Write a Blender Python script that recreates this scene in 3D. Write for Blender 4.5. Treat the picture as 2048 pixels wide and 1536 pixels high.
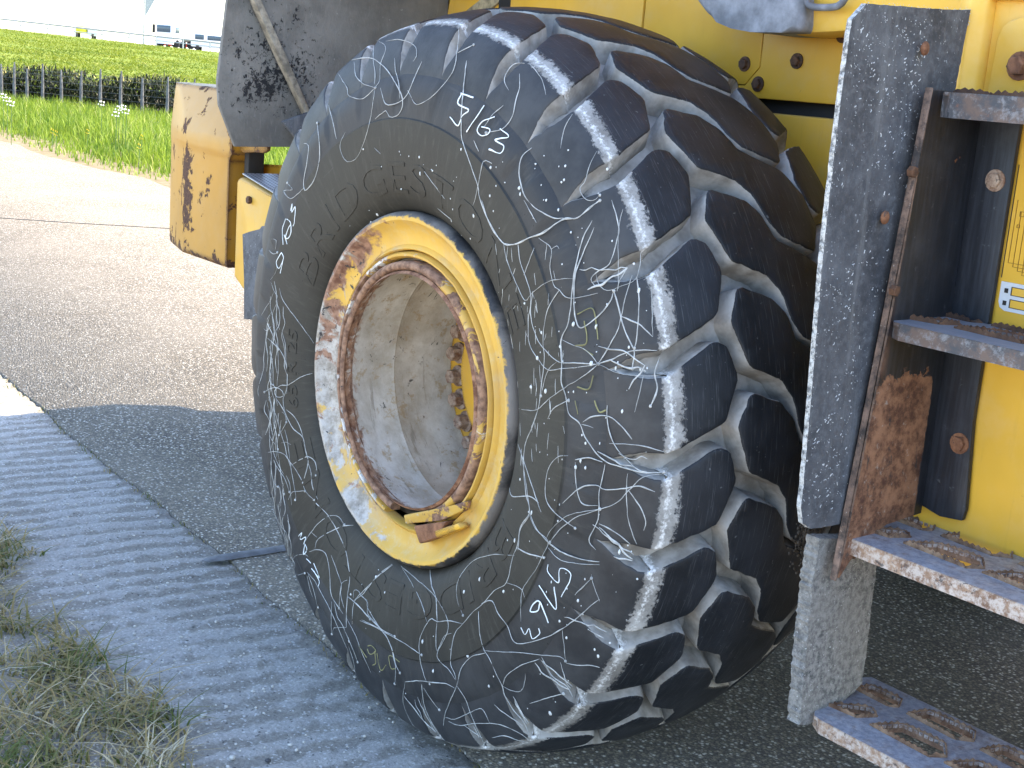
import bpy, bmesh, math, random
import numpy as np
from mathutils import Vector, Matrix, noise as mnoise

random.seed(7); RNG = np.random.default_rng(7)
for o in list(bpy.data.objects): bpy.data.objects.remove(o)
SC = bpy.context.scene
COL = SC.collection
R = math.radians

# ------------------------------------------------------------------ camera
CAM = np.array([2.4546, -1.6375, 1.5441])
YAW, PITCH, ROLL, FPX = R(51.5775), R(12.7846), R(4.4943), 2714.85
W0, H0 = 2048.0, 1536.0
fwd = np.array([-math.sin(YAW)*math.cos(PITCH), math.cos(YAW)*math.cos(PITCH), -math.sin(PITCH)])
_r = np.array([math.cos(YAW), math.sin(YAW), 0.0]); _u = np.cross(_r, fwd)
rgt = math.cos(ROLL)*_r + math.sin(ROLL)*_u
upv = -math.sin(ROLL)*_r + math.cos(ROLL)*_u
cam_d = bpy.data.cameras.new('camera'); cam = bpy.data.objects.new('camera', cam_d); COL.objects.link(cam)
cam_d.sensor_width = 36.0; cam_d.lens = FPX/W0*36.0; cam_d.clip_start = 0.05; cam_d.clip_end = 3000
M3 = Matrix(((rgt[0], upv[0], -fwd[0]), (rgt[1], upv[1], -fwd[1]), (rgt[2], upv[2], -fwd[2])))
cam.matrix_world = Matrix.Translation(Vector(CAM)) @ M3.to_4x4()
SC.camera = cam

# ------------------------------------------------------------------ light
SUN_K, SUN_M = 0.30, 0.60            # metres a shadow runs towards -x and -y per metre of height
sdir = Vector((SUN_K, SUN_M, 1.0)).normalized()      # towards the sun
world = bpy.data.worlds.new('World'); SC.world = world; world.use_nodes = True
nt = world.node_tree; bg = nt.nodes['Background']
sky = nt.nodes.new('ShaderNodeTexSky'); sky.sky_type = 'NISHITA'; sky.sun_disc = False
sky.sun_elevation = math.asin(sdir.z); sky.sun_rotation = math.atan2(sdir.x, sdir.y)
sky.air_density = 1.0; sky.dust_density = 0.9; sky.ozone_density = 1.0
nt.links.new(sky.outputs[0], bg.inputs[0]); bg.inputs[1].default_value = 0.15
sl = bpy.data.lights.new('sun', 'SUN'); sun = bpy.data.objects.new('sun', sl); COL.objects.link(sun)
sl.energy = 3.3; sl.angle = R(0.53); sl.color = (1.0, 0.84, 0.62)
sun.rotation_euler = sdir.to_track_quat('Z', 'Y').to_euler()
SC.view_settings.view_transform = 'Standard'; SC.view_settings.look = 'None'
SC.view_settings.exposure = 2.4; SC.view_settings.gamma = 1.0

# ------------------------------------------------------------------ pixel helpers (photo pixels, 2048 x 1536)
def ray(px): return fwd + rgt*(px[0]-W0/2)/FPX - upv*(px[1]-H0/2)/FPX
def on(px, ax, c):
    d = ray(px); t = (c-CAM[ax])/d[ax]; return CAM + d*t
def at_dist(px, dist):
    d = ray(px); return CAM + d*(dist/math.hypot(d[0], d[1]))
def zpts(s, ox, oy, L): return [(ox+a/s, oy+b/s) for a, b in L]

# ------------------------------------------------------------------ object helpers
def tag(o, label=None, cat=None, group=None, kind=None):
    if label: o['label'] = label
    if cat: o['category'] = cat
    if group: o['group'] = group
    if kind: o['kind'] = kind
    return o
def link(name, me, mats=None, parent=None, loc=None, rot=None):
    o = bpy.data.objects.new(name, me); COL.objects.link(o)
    if mats is not None and me is not None and len(me.materials) == 0:
        for m in (mats if isinstance(mats, (list, tuple)) else [mats]): me.materials.append(m)
    if parent: o.parent = parent
    if loc is not None: o.location = loc
    if rot is not None: o.rotation_euler = rot
    return o
def empty(name, loc=(0, 0, 0)):
    o = bpy.data.objects.new(name, None); COL.objects.link(o); o.location = loc; o.empty_display_size = .2; return o
def mesh(name, v, f, smooth=False, sharp=None):
    me = bpy.data.meshes.new(name); me.from_pydata([tuple(map(float, p)) for p in v], [], f)
    fin(me, smooth, sharp); return me
def fin(me, smooth=False, sharp=None):
    if smooth:
        me.polygons.foreach_set('use_smooth', [True]*len(me.polygons))
        if sharp: me.set_sharp_from_angle(angle=R(sharp))
    me.update()
def from_bm(name, bm, smooth=False, sharp=None, normals=True):
    if normals: bmesh.ops.recalc_face_normals(bm, faces=bm.faces)
    me = bpy.data.meshes.new(name); bm.to_mesh(me); bm.free(); fin(me, smooth, sharp); return me
def big_mesh(name, v, q, smooth=False):
    v = np.asarray(v, dtype=np.float32); q = np.asarray(q, dtype=np.int32); n = q.shape[1]
    me = bpy.data.meshes.new(name); me.vertices.add(len(v)); me.vertices.foreach_set('co', v.ravel())
    me.loops.add(q.size); me.loops.foreach_set('vertex_index', q.ravel())
    me.polygons.add(len(q)); me.polygons.foreach_set('loop_start', np.arange(0, q.size, n, dtype=np.int32))
    if smooth: me.polygons.foreach_set('use_smooth', np.ones(len(q), dtype=bool))
    me.update(calc_edges=True); return me
def fattr(me, name, vals):
    a = me.attributes.new(name, 'FLOAT', 'POINT'); a.data.foreach_set('value', np.asarray(vals, dtype=np.float32))
def box_bm(x0, x1, y0, y1, z0, z1, bev=0.0, seg=2, bm=None):
    own = bm is None
    b = bmesh.new()
    r = bmesh.ops.create_cube(b, size=1.0)
    for v in b.verts:
        v.co = Vector((x0+(v.co.x+.5)*(x1-x0), y0+(v.co.y+.5)*(y1-y0), z0+(v.co.z+.5)*(z1-z0)))
    if bev > 0: bmesh.ops.bevel(b, geom=list(b.edges), offset=bev, segments=seg, affect='EDGES', profile=.5)
    if own: return b
    me = bpy.data.meshes.new('tmp'); b.to_mesh(me); b.free(); bm.from_mesh(me); bpy.data.meshes.remove(me); return bm
def box(name, x0, x1, y0, y1, z0, z1, mats, parent=None, bev=.004, seg=2):
    return link(name, from_bm(name, box_bm(x0, x1, y0, y1, z0, z1, bev, seg), True, 40), mats, parent)
def prism(name, pts, d, mats, parent=None, bev=0.0, seg=2, sharp=40):
    """closed 3-D outline pts extruded by vector d"""
    bm = bmesh.new(); d = Vector(d)
    a = [bm.verts.new(Vector(p)) for p in pts]; b = [bm.verts.new(Vector(p)+d) for p in pts]; n = len(pts)
    bm.faces.new(a); bm.faces.new(list(reversed(b)))
    for i in range(n): bm.faces.new((a[i], b[i], b[(i+1) % n], a[(i+1) % n]))
    if bev: bmesh.ops.bevel(bm, geom=list(bm.edges), offset=bev, segments=seg, affect='EDGES', profile=.5)
    return link(name, from_bm(name, bm, True, sharp), mats, parent)
def tube_bm(bm, pts, rad, n=8, close=True):
    pts = [Vector(p) for p in pts]; rings = []
    prev = None
    for i, p in enumerate(pts):
        t = (pts[min(i+1, len(pts)-1)]-pts[max(i-1, 0)]).normalized()
        if prev is None:
            a = t.orthogonal().normalized()
        else:
            a = (prev - t*prev.dot(t)).normalized()
        prev = a; b = t.cross(a)
        r = rad[i] if hasattr(rad, '__len__') else rad
        rings.append([bm.verts.new(p+(a*math.cos(2*math.pi*k/n)+b*math.sin(2*math.pi*k/n))*r) for k in range(n)])
    for i in range(len(rings)-1):
        for k in range(n):
            bm.faces.new((rings[i][k], rings[i][(k+1) % n], rings[i+1][(k+1) % n], rings[i+1][k]))
    if close:
        bm.faces.new(list(reversed(rings[0]))); bm.faces.new(rings[-1])
    return bm
def lathe(name, prof, seg, mats, parent=None, loc=None, sharp=35, closed=False):
    """profile of (r, y) turned about the y axis"""
    n = len(prof); v = []; f = []
    for k in range(seg):
        a = 2*math.pi*k/seg
        for r, y in prof: v.append((r*math.cos(a), y, r*math.sin(a)))
    m = n if closed else n-1
    for k in range(seg):
        k2 = (k+1) % seg
        for i in range(m):
            j = (i+1) % n
            f.append((k*n+i, k*n+j, k2*n+j, k2*n+i))
    bm = bmesh.new(); bv = [bm.verts.new(p) for p in v]
    for q in f: bm.faces.new([bv[i] for i in q])
    return link(name, from_bm(name, bm, True, sharp), mats, parent, loc)
def hexbolt(name, centre, axis, r, h, mats, parent, washer=True, spin=0.0):
    bm = bmesh.new(); ax = Vector(axis).normalized(); a = ax.orthogonal().normalized(); b = ax.cross(a); c = Vector(centre)
    def ring(rad, n, t): return [bm.verts.new(c+ax*t+(a*math.cos(2*math.pi*k/n+spin)+b*math.sin(2*math.pi*k/n+spin))*rad) for k in range(n)]
    def loft(p, q):
        n = len(p)
        for k in range(n): bm.faces.new((p[k], p[(k+1) % n], q[(k+1) % n], q[k]))
    z0 = 0
    if washer:
        w0 = ring(r*1.45, 16, -.001); w1 = ring(r*1.45, 16, h*.22); w2 = ring(r*.9, 16, h*.26)
        loft(w0, w1); loft(w1, w2); bm.faces.new(w2); z0 = h*.2
    h0 = ring(r, 6, z0); h1 = ring(r, 6, h*.9); h2 = ring(r*.8, 6, h)
    loft(h0, h1); loft(h1, h2); bm.faces.new(h2)
    return link(name, from_bm(name, bm, True, 25), mats, parent)
def smooth_path(P, step=.008):
    """Catmull-Rom through points, resampled"""
    P = [np.array(p, float) for p in P]
    if len(P) < 2: return P
    Q = [2*P[0]-P[1]]+P+[2*P[-1]-P[-2]]; out = []
    for i in range(1, len(Q)-2):
        p0, p1, p2, p3 = Q[i-1:i+3]; n = max(2, int(np.linalg.norm(p2-p1)/step))
        for k in range(n):
            t = k/n
            out.append(.5*((2*p1)+(-p0+p2)*t+(2*p0-5*p1+4*p2-p3)*t*t+(-p0+3*p1-3*p2+p3)*t**3))
    out.append(P[-1]); return out

# ------------------------------------------------------------------ material helpers
class N:
    def __init__(s, name):
        s.m = bpy.data.materials.new(name); s.m.use_nodes = True; s.t = s.m.node_tree; s.b = s.t.nodes['Principled BSDF']; s._tc = None
    def n(s, typ, **kw):
        x = s.t.nodes.new(typ)
        for k, v in kw.items(): setattr(x, k, v)
        return x
    def l(s, a, b): s.t.links.new(a, b)
    def put(s, sock, v):
        if hasattr(v, 'is_linked') or hasattr(v, 'links'): s.l(v, sock)
        elif isinstance(v, (tuple, list)) and len(v) == 3 and sock.type == 'RGBA': sock.default_value = (*v, 1)
        else: sock.default_value = v
    def co(s, kind='Object', scale=None, rnd=False):
        if s._tc is None: s._tc = s.n('ShaderNodeTexCoord')
        out = s._tc.outputs[kind]
        if rnd:
            oi = s.n('ShaderNodeObjectInfo'); ad = s.n('ShaderNodeVectorMath', operation='MULTIPLY_ADD')
            cx = s.n('ShaderNodeCombineXYZ')
            for i in range(3): s.l(oi.outputs['Random'], cx.inputs[i])
            s.l(cx.outputs[0], ad.inputs[0]); ad.inputs[1].default_value = (37, 23, 51); s.l(out, ad.inputs[2]); out = ad.outputs[0]
        if scale:
            mp = s.n('ShaderNodeVectorMath', operation='MULTIPLY'); s.l(out, mp.inputs[0]); mp.inputs[1].default_value = scale; out = mp.outputs[0]
        return out
    def noise(s, sc, det=4, rough=.6, vec=None, dist=0.0, col=False):
        x = s.n('ShaderNodeTexNoise'); x.inputs['Scale'].default_value = sc; x.inputs['Detail'].default_value = det
        x.inputs['Roughness'].default_value = rough; x.inputs['Distortion'].default_value = dist
        s.l(vec if vec is not None else s.co(), x.inputs['Vector']); return x.outputs[1 if col else 0]
    def vor(s, sc, vec=None, feat='F1', out=0, rnd=1.0):
        x = s.n('ShaderNodeTexVoronoi', feature=feat); x.inputs['Scale'].default_value = sc; x.inputs['Randomness'].default_value = rnd
        s.l(vec if vec is not None else s.co(), x.inputs['Vector']); return x.outputs[out]
    def ramp(s, v, lo, hi, a=0.0, b=1.0):
        x = s.n('ShaderNodeMapRange', interpolation_type='SMOOTHSTEP'); s.put(x.inputs[0], v)
        x.inputs[1].default_value = lo; x.inputs[2].default_value = hi; x.inputs[3].default_value = a; x.inputs[4].default_value = b; return x.outputs[0]
    def math(s, op, a, b=0.0, c=None):
        x = s.n('ShaderNodeMath', operation=op); s.put(x.inputs[0], a); s.put(x.inputs[1], b)
        if c is not None: s.put(x.inputs[2], c)
        return x.outputs[0]
    def mix(s, f, a, b, mode='MIX'):
        x = s.n('ShaderNodeMix', data_type='RGBA', blend_type=mode); s.put(x.inputs[0], f); s.put(x.inputs[6], a); s.put(x.inputs[7], b); return x.outputs[2]
    def attr(s, name): return s.n('ShaderNodeAttribute', attribute_name=name).outputs['Fac']
    def sep(s, v, i):
        x = s.n('ShaderNodeSeparateXYZ'); s.l(v, x.inputs[0]); return x.outputs[i]
    def edge(s, rad):
        """1 on convex or concave edges within rad"""
        bv = s.n('ShaderNodeBevel', samples=4); bv.inputs['Radius'].default_value = rad
        g = s.n('ShaderNodeNewGeometry'); d = s.n('ShaderNodeVectorMath', operation='DOT_PRODUCT')
        s.l(bv.outputs[0], d.inputs[0]); s.l(g.outputs['Normal'], d.inputs[1])
        return s.math('SUBTRACT', 1.0, d.outputs['Value'])
    def up(s):
        g = s.n('ShaderNodeNewGeometry'); return s.sep(g.outputs['Normal'], 2)
    def bump(s, h, strength=.3, dist=.002, prev=None):
        x = s.n('ShaderNodeBump'); x.inputs['Strength'].default_value = strength; x.inputs['Distance'].default_value = dist
        s.put(x.inputs['Height'], h)
        if prev is not None: s.l(prev, x.inputs['Normal'])
        return x.outputs[0]
    def done(s, col, rough=.6, nor=None, metal=0.0, spec=None):
        s.put(s.b.inputs['Base Color'], col); s.put(s.b.inputs['Roughness'], rough); s.put(s.b.inputs['Metallic'], metal)
        if spec is not None: s.b.inputs['Specular IOR Level'].default_value = spec
        if nor is not None: s.l(nor, s.b.inputs['Normal'])
        return s.m

def m_plain(name, col, rough=.6, var=.15, sc=12, metal=0.0, bump=.1):
    k = N(name); n = k.noise(sc, 5)
    c2 = tuple(max(0, c*(1-var*2)) for c in col); c1 = tuple(min(1, c*(1+var)) for c in col)
    return k.done(k.mix(k.ramp(n, .3, .7), c2, c1), rough, k.bump(k.noise(sc*9, 3), bump, .002), metal)

def m_rubber_tread():
    k = N('tread_rubber'); v = k.co(rnd=True)
    d0 = k.attr('dust'); pale = k.attr('pale'); d = k.math('MAXIMUM', d0, pale); n1 = k.noise(38, 5, .7, v); n2 = k.noise(140, 3, .7, v); n3 = k.noise(7, 3, .6, v)
    dm = k.math('ADD', d, k.math('MULTIPLY', k.math('SUBTRACT', n1, .5), .75))
    dm = k.math('ADD', dm, k.math('MULTIPLY', k.math('SUBTRACT', n2, .5), .95))
    f = k.ramp(dm, .52, .78)
    # fine scratches along the rolling direction (local z near the block's centre) and pale nicks
    sv = k.co(scale=(1, 170, 5), rnd=False); sc = k.noise(2.2, 4, .7, sv); scr = k.ramp(sc, .55, .70, 0, .42)
    nick = k.ramp(k.noise(95, 2, .5, v), .70, .76, 0, .55)
    black = k.mix(k.ramp(n3, .35, .7), (.007, .0082, .0105), (.018, .020, .025))
    black = k.mix(k.math('MAXIMUM', scr, nick), black, (.13, .135, .14))
    dust = k.mix(k.ramp(k.noise(16, 4, .6, v), .3, .7), (.17, .16, .145), (.36, .352, .335))
    dust = k.mix(k.ramp(k.math('ADD', pale, k.math('MULTIPLY', k.math('SUBTRACT', n2, .5), 1.3)), .92, 1.4), dust, (.68, .675, .66))
    h = k.math('ADD', k.math('MULTIPLY', f, .8), k.math('MULTIPLY', n2, .5))
    sd = k.attr('side'); sc_ = k.mix(k.ramp(k.noise(9, 4, .65, v), .35, .68), (.023, .0238, .026), (.046, .047, .049)); black = k.mix(sd, black, sc_)
    return k.done(k.mix(f, black, dust), k.ramp(f, 0, 1, .54, .95), k.bump(h, .5, .002), spec=.3)
def m_rubber_side():
    k = N('sidewall_rubber'); d = k.attr('dust'); v = k.co()
    n = k.noise(3.2, 5, .65); n2 = k.noise(60, 4, .7); n3 = k.noise(14, 5, .7, dist=1.0)
    c = k.mix(k.ramp(n, .35, .68), (.021, .0208, .0198), (.046, .0445, .039))
    c = k.mix(k.ramp(n3, .6, .8, 0, .5), c, (.10, .097, .087))
    c = k.mix(k.ramp(n2, .72, .78, 0, .35), c, (.16, .155, .145))
    x, z = k.sep(v, 0), k.sep(v, 2); rr = k.math('SQRT', k.math('ADD', k.math('MULTIPLY', x, x), k.math('MULTIPLY', z, z))); an = k.math('ARCTAN2', z, x)
    c = k.mix(k.ramp(rr, .594, .604), k.mix(.85, c, k.mix(k.ramp(n, .35, .68), (.020, .0192, .0155), (.041, .0385, .030))), k.mix(.7, c, k.mix(k.ramp(n, .35, .68), (.024, .0252, .028), (.048, .0495, .053))))
    pv = k.n('ShaderNodeCombineXYZ'); k.l(k.math('MULTIPLY', an, 26), pv.inputs[0]); k.l(k.math('MULTIPLY', rr, 7), pv.inputs[1]); ps = k.noise(1.6, 6, .72, pv.outputs[0])
    c = k.mix(k.ramp(ps, .5, .78, 0, .55), c, (.085, .081, .071)); c = k.mix(k.ramp(ps, .46, .26, 0, .5), c, (.018, .018, .018))
    pw = k.n('ShaderNodeCombineXYZ'); k.l(k.math('MULTIPLY', an, 3), pw.inputs[0]); k.l(k.math('MULTIPLY', rr, 60), pw.inputs[1]); qs = k.noise(1.6, 5, .7, pw.outputs[0]); c = k.mix(k.ramp(qs, .6, .8, 0, .35), c, (.11, .107, .10))
    dots = k.vor(34, v); c = k.mix(k.ramp(dots, .07, .05, 0, .8), c, (.008, .008, .008))
    f = k.ramp(k.math('ADD', d, k.math('MULTIPLY', k.math('SUBTRACT', k.noise(30, 5, .7), .5), .9)), .35, .8)
    dust = k.mix(k.ramp(k.noise(16, 4), .3, .7), (.16, .15, .135), (.34, .33, .315))
    nb = k.bump(k.noise(240, 3, .6), .25, .0012); nb = k.bump(n3, .12, .003, nb); nb = k.bump(ps, .12, .002, nb)
    return k.done(k.mix(f, c, dust), k.ramp(n, .3, .7, .56, .74), nb, spec=.32)
def m_yellow(name, chips=.5, dust=.25, rustcol=(.05, .024, .014), edge=.03, base=(.70, .39, .035), scale=18, dustcol=(.5, .38, .2), band=None):
    k = N(name); n = k.noise(scale, 7, .68, dist=.4); big = k.noise(2.3, 4, .6)
    c = k.mix(k.ramp(big, .3, .72), base, tuple(b*.78 for b in base))
    c = k.mix(k.math('MULTIPLY', k.ramp(k.noise(9, 5, .7), .42, .75), dust), c, dustcol)
    c = k.mix(k.math('MULTIPLY', k.ramp(k.up(), .25, .8), dust*1.6), c, dustcol)
    # drips and smears running down
    st = k.noise(6, 4, .65, k.co(scale=(9, 9, .8))); c = k.mix(k.ramp(st, .58, .8, 0, .35*dust*2), c, (.30, .17, .03))
    sp = k.ramp(k.noise(55, 3, .6), .735, .755, 0, 1)
    f = k.math('MULTIPLY', sp, min(1, chips*1.2))
    if edge > 0:
        e = k.edge(edge); m = k.math('ADD', k.math('MULTIPLY', k.ramp(e, .0, .12), .30), k.math('MULTIPLY', n, .92))
        if band:
            xx, zz = k.sep(k.co(), 0), k.sep(k.co(), 2)
            b1 = k.math('MULTIPLY', k.ramp(k.math('ABSOLUTE', k.math('SUBTRACT', xx, band[0])), 0.0, band[1], 1, 0), k.ramp(zz, 1.26, 1.18, .25, 1)); b2 = k.ramp(zz, band[2]+.05, band[2], 0, .7)
            m = k.math('ADD', m, k.math('MULTIPLY', k.math('MAXIMUM', b1, b2), .17))
        lo = .92-.34*chips; f = k.math('MAXIMUM', f, k.ramp(m, lo, lo+.03))
    else:
        lo = .86-.24*chips; f = k.math('MAXIMUM', f, k.ramp(n, lo, lo+.03))
    rn = k.noise(120, 4, .7); rc = k.mix(k.ramp(rn, .35, .7), rustcol, tuple(min(1, c_*2.4) for c_ in rustcol))
    h = k.math('SUBTRACT', 0.0, f)
    nb = k.bump(k.noise(300, 2), .05, .001); nb = k.bump(h, .5, .0025, nb)
    return k.done(k.mix(f, c, rc), k.math('ADD', k.ramp(f, 0, 1, .42, .85), k.math('MULTIPLY', big, .1)), nb, spec=.4)
def m_rim(name, rust=.5, white=.45):
    """worn yellow wheel paint: bare rust, scuffed white-grey dirt, black rubber marks"""
    k = N(name); n = k.noise(7.5, 7, .7, dist=.8); n2 = k.noise(26, 6, .7); n3 = k.noise(11, 6, .72, dist=1.5); x = k.sep(k.co(), 0)
    c = k.mix(k.ramp(k.noise(5, 4), .3, .7), (.54, .33, .06), (.45, .27, .05))
    c = k.mix(k.ramp(n2, .55, .75, 0, .6), c, (.55, .45, .24))
    # the rearward side of the wheel is the more weathered one
    side = k.ramp(x, -.42, .16, .20, -.08)
    wf = k.ramp(k.math('ADD', n3, side), .98-white, 1.02-white); c = k.mix(wf, c, k.mix(k.ramp(n2, .35, .65), (.34, .32, .29), (.60, .60, .59)))
    rf = k.ramp(k.math('ADD', n, side), 1.0-rust*.62, 1.03-rust*.62); c = k.mix(rf, c, k.mix(k.ramp(k.noise(60, 4), .3, .7), (.10, .05, .032), (.32, .19, .12)))
    bf = k.ramp(k.math('ADD', k.noise(17, 6, .7, dist=2), k.math('MULTIPLY', side, .5)), .70, .73); c = k.mix(bf, c, (.02, .021, .024))
    return k.done(c, k.ramp(rf, 0, 1, .5, .85), k.bump(k.math('ADD', k.math('MULTIPLY', rf, -.6), k.math('MULTIPLY', k.noise(90, 4), .5)), .5, .003))
def m_flange():
    k = N('rim_flange_paint'); v = k.co(); x = k.sep(v, 0); z = k.sep(v, 2); y = k.sep(v, 1)
    rr = k.math('SQRT', k.math('ADD', k.math('MULTIPLY', x, x), k.math('MULTIPLY', z, z)))
    n = k.noise(5, 7, .66, dist=.5); n2 = k.noise(30, 6, .7); n3 = k.noise(9, 7, .72, dist=.6)
    side = k.ramp(x, -.40, .05, .25, -.07)
    c = k.mix(k.ramp(k.noise(5, 4), .3, .7), (.62, .38, .06), (.50, .30, .05))
    c = k.mix(k.ramp(n2, .45, .75, 0, .6), c, (.50, .40, .21)); c = k.mix(k.ramp(k.noise(3.5, 6, .7), .5, .72, 0, .75), c, (.40, .30, .17))
    rf = k.ramp(k.math('ADD', n, side), .655, .70)
    rust = k.mix(k.ramp(k.noise(50, 5), .3, .7), (.12, .05, .03), (.33, .19, .125))
    c = k.mix(rf, c, rust)
    wf = k.ramp(k.math('ADD', n3, k.math('ADD', k.math('MULTIPLY', side, .8), k.ramp(z, -.1, -.42, 0, .13))), .64, .70)
    c = k.mix(wf, c, k.mix(k.ramp(n2, .35, .65), (.22, .195, .16), (.46, .435, .40)))
    eb = k.ramp(k.math('ADD', rr, k.math('MULTIPLY', k.math('SUBTRACT', n2, .5), .03)), .386, .391)
    c = k.mix(eb, c, k.mix(k.ramp(n, .4, .6), (.025, .025, .026), (.17, .155, .14)))
    bf = k.ramp(k.math('ADD', k.noise(16, 6, .7, dist=2), k.math('MULTIPLY', side, .3)), .665, .69); c = k.mix(bf, c, (.022, .023, .027))
    return k.done(c, .6, k.bump(k.math('ADD', k.math('MULTIPLY', rf, -.5), k.math('MULTIPLY', k.noise(90, 4), .5)), .4, .003))
def m_barrel():
    k = N('dusty_rim_barrel'); v = k.co(); n = k.noise(8, 6, .65); n2 = k.noise(45, 5, .7); y = k.sep(v, 1)
    c = k.mix(k.ramp(n, .3, .7), (.36, .32, .26), (.62, .60, .56))
    c = k.mix(k.ramp(k.noise(24, 6, .75), .54, .64, 0, .65), c, (.34, .235, .11)); c = k.mix(k.ramp(k.noise(5, 6, .7, dist=.7), .5, .7, 0, .5), c, (.32, .275, .215)); c = k.mix(k.ramp(k.noise(7, 6, .7, k.co(scale=(1, 5, .5))), .58, .66, 0, .55), c, (.17, .14, .10))
    c = k.mix(k.ramp(k.noise(14, 7, .72, dist=1.2), .62, .65, 0, .9), c, (.05, .047, .045))
    c = k.mix(k.ramp(n2, .68, .72, 0, .8), c, (.12, .085, .05))
    lip = k.ramp(k.math('ADD', y, k.math('MULTIPLY', k.math('SUBTRACT', k.noise(30, 6, .7, dist=1), .5), .12)), .045, .02)
    c = k.mix(lip, c, k.mix(k.ramp(n2, .35, .65), (.13, .055, .03), (.36, .20, .12)))
    return k.done(c, .85, k.bump(k.noise(70, 5, .7), .4, .003))
def m_rust(name, a=(.10, .04, .02), b=(.30, .14, .07), rough=.85, dust=.2, sc=26):
    k = N(name); n = k.noise(sc, 7, .7); n2 = k.noise(sc*5, 4, .7)
    c = k.mix(k.ramp(n, .3, .7), a, b); c = k.mix(k.ramp(n2, .62, .75, 0, dust*2), c, (.46, .42, .38))
    c = k.mix(k.ramp(k.noise(sc*.6, 6, .7, dist=1), .6, .64, 0, .7), c, (.035, .033, .034))
    return k.done(c, rough, k.bump(k.math('ADD', n, n2), .6, .0025))
def m_mud():
    k = N('mud_grey_fender'); n = k.noise(5, 6, .65); n2 = k.noise(34, 6, .72, dist=.6); big = k.noise(2.6, 4, .6)
    c = k.mix(k.ramp(n, .3, .7), (.115, .112, .104), (.21, .205, .19))
    c = k.mix(k.ramp(k.noise(20, 4, .6, k.co(scale=(6, 6, 1))), .55, .75, 0, .35), c, (.28, .27, .25))
    f = k.ramp(k.math('ADD', k.noise(75, 6, .75, dist=.5), k.math('MULTIPLY', k.math('SUBTRACT', big, .5), 1.1)), .66, .72); c = k.mix(f, c, (.012, .013, .016))
    c = k.mix(k.ramp(k.noise(70, 3, .5), .70, .74, 0, .7), c, (.30, .29, .28))
    return k.done(c, .85, k.bump(k.math('SUBTRACT', k.noise(80, 4), f), .5, .003))
def m_flap():
    k = N('mud_flap_rubber'); n = k.noise(6, 6, .7); n2 = k.noise(60, 5, .75)
    c = k.mix(k.ramp(n, .3, .7), (.035, .038, .045), (.10, .108, .122)); c = k.mix(k.ramp(n2, .42, .75, 0, .55), c, (.17, .18, .20)); c = k.mix(k.ramp(k.noise(7, 6, .7, k.co(scale=(1, 3, .35))), .52, .7, 0, .45), c, (.20, .205, .21))
    c = k.mix(k.ramp(k.noise(170, 2, .5), .68, .74, 0, .7), c, (.38, .40, .42))
    return k.done(c, .75, k.bump(n2, .6, .0025))
def m_frayed():
    k = N('frayed_white_rubber'); n = k.noise(90, 5, .75)
    return k.done(k.mix(k.ramp(n, .36, .6), (.10, .105, .11), (.52, .53, .52)), .9, k.bump(n, .8, .004))
def m_black_steel(name, patch=True):
    """black painted bracket plate; paint gone to rust over the lower middle of the web"""
    k = N(name); v = k.co(); y, z, x = k.sep(v, 1), k.sep(v, 2), k.sep(v, 0); n = k.noise(9, 6, .7); n2 = k.noise(60, 5, .7)
    st = k.noise(5, 5, .65, k.co(scale=(26, 26, 1.4)))
    c = k.mix(k.ramp(st, .4, .7), (.012, .014, .019), (.027, .031, .041)); c = k.mix(k.ramp(n, .5, .75, 0, .5), c, (.05, .056, .068)); c = k.mix(k.ramp(n2, .62, .76, 0, .5), c, (.14, .15, .16))
    c = k.mix(k.ramp(k.noise(16, 4, .6), .72, .735, 0, .9), c, (.22, .10, .05))
    nor = k.bump(n2, .3, .002); f = None
    if patch:
        w = k.math('ADD', k.ramp(z, 1.11, 1.02), k.math('MULTIPLY', k.math('SUBTRACT', k.noise(17, 7, .75), .5), 2.0))
        w = k.math('MULTIPLY', w, k.ramp(x, 1.062, 1.05)); w = k.math('MULTIPLY', w, k.ramp(y, .50, .455))
        f = k.ramp(w, .38, .43)
        w2 = k.math('MULTIPLY', k.ramp(y, .345, .30), k.ramp(n, .42, .5)); f = k.math('MAXIMUM', f, w2)
        rc = k.mix(k.ramp(k.noise(26, 7, .75), .36, .64), (.075, .032, .02), (.30, .155, .088))
        rc = k.mix(k.ramp(k.noise(48, 6, .75), .58, .7, 0, .75), rc, (.36, .33, .30))
        rc = k.mix(k.ramp(k.noise(13, 6, .7, k.co(scale=(2, 2, .7)), dist=.7), .60, .66, 0, .85), rc, (.035, .033, .035))
        c = k.mix(f, c, rc); nor = k.bump(k.math('MULTIPLY', f, -1), .5, .002, nor)
        return k.done(c, k.ramp(f, 0, 1, .5, .9), nor)
    return k.done(c, .5, nor)
def m_step():
    k = N('worn_step_steel'); n = k.noise(20, 6, .7); n2 = k.noise(75, 5, .75); up = k.up()
    c = k.mix(k.ramp(n, .32, .68), (.13, .065, .038), (.36, .24, .16))
    c = k.mix(k.ramp(n2, .40, .62, 0, .9), c, (.52, .46, .41)); c = k.mix(k.ramp(k.noise(30, 6, .7, dist=1), .58, .62, 0, .75), c, (.030, .032, .038))
    wear = k.math('MULTIPLY', k.ramp(up, .6, .95), k.ramp(k.noise(24, 5, .7), .3, .55, .45, 1.0))
    c = k.mix(wear, c, k.mix(k.ramp(n2, .3, .7), (.20, .21, .25), (.38, .40, .46)))
    return k.done(c, k.ramp(wear, 0, 1, .8, .5), k.bump(k.math('ADD', n, n2), .6, .0025))
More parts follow.
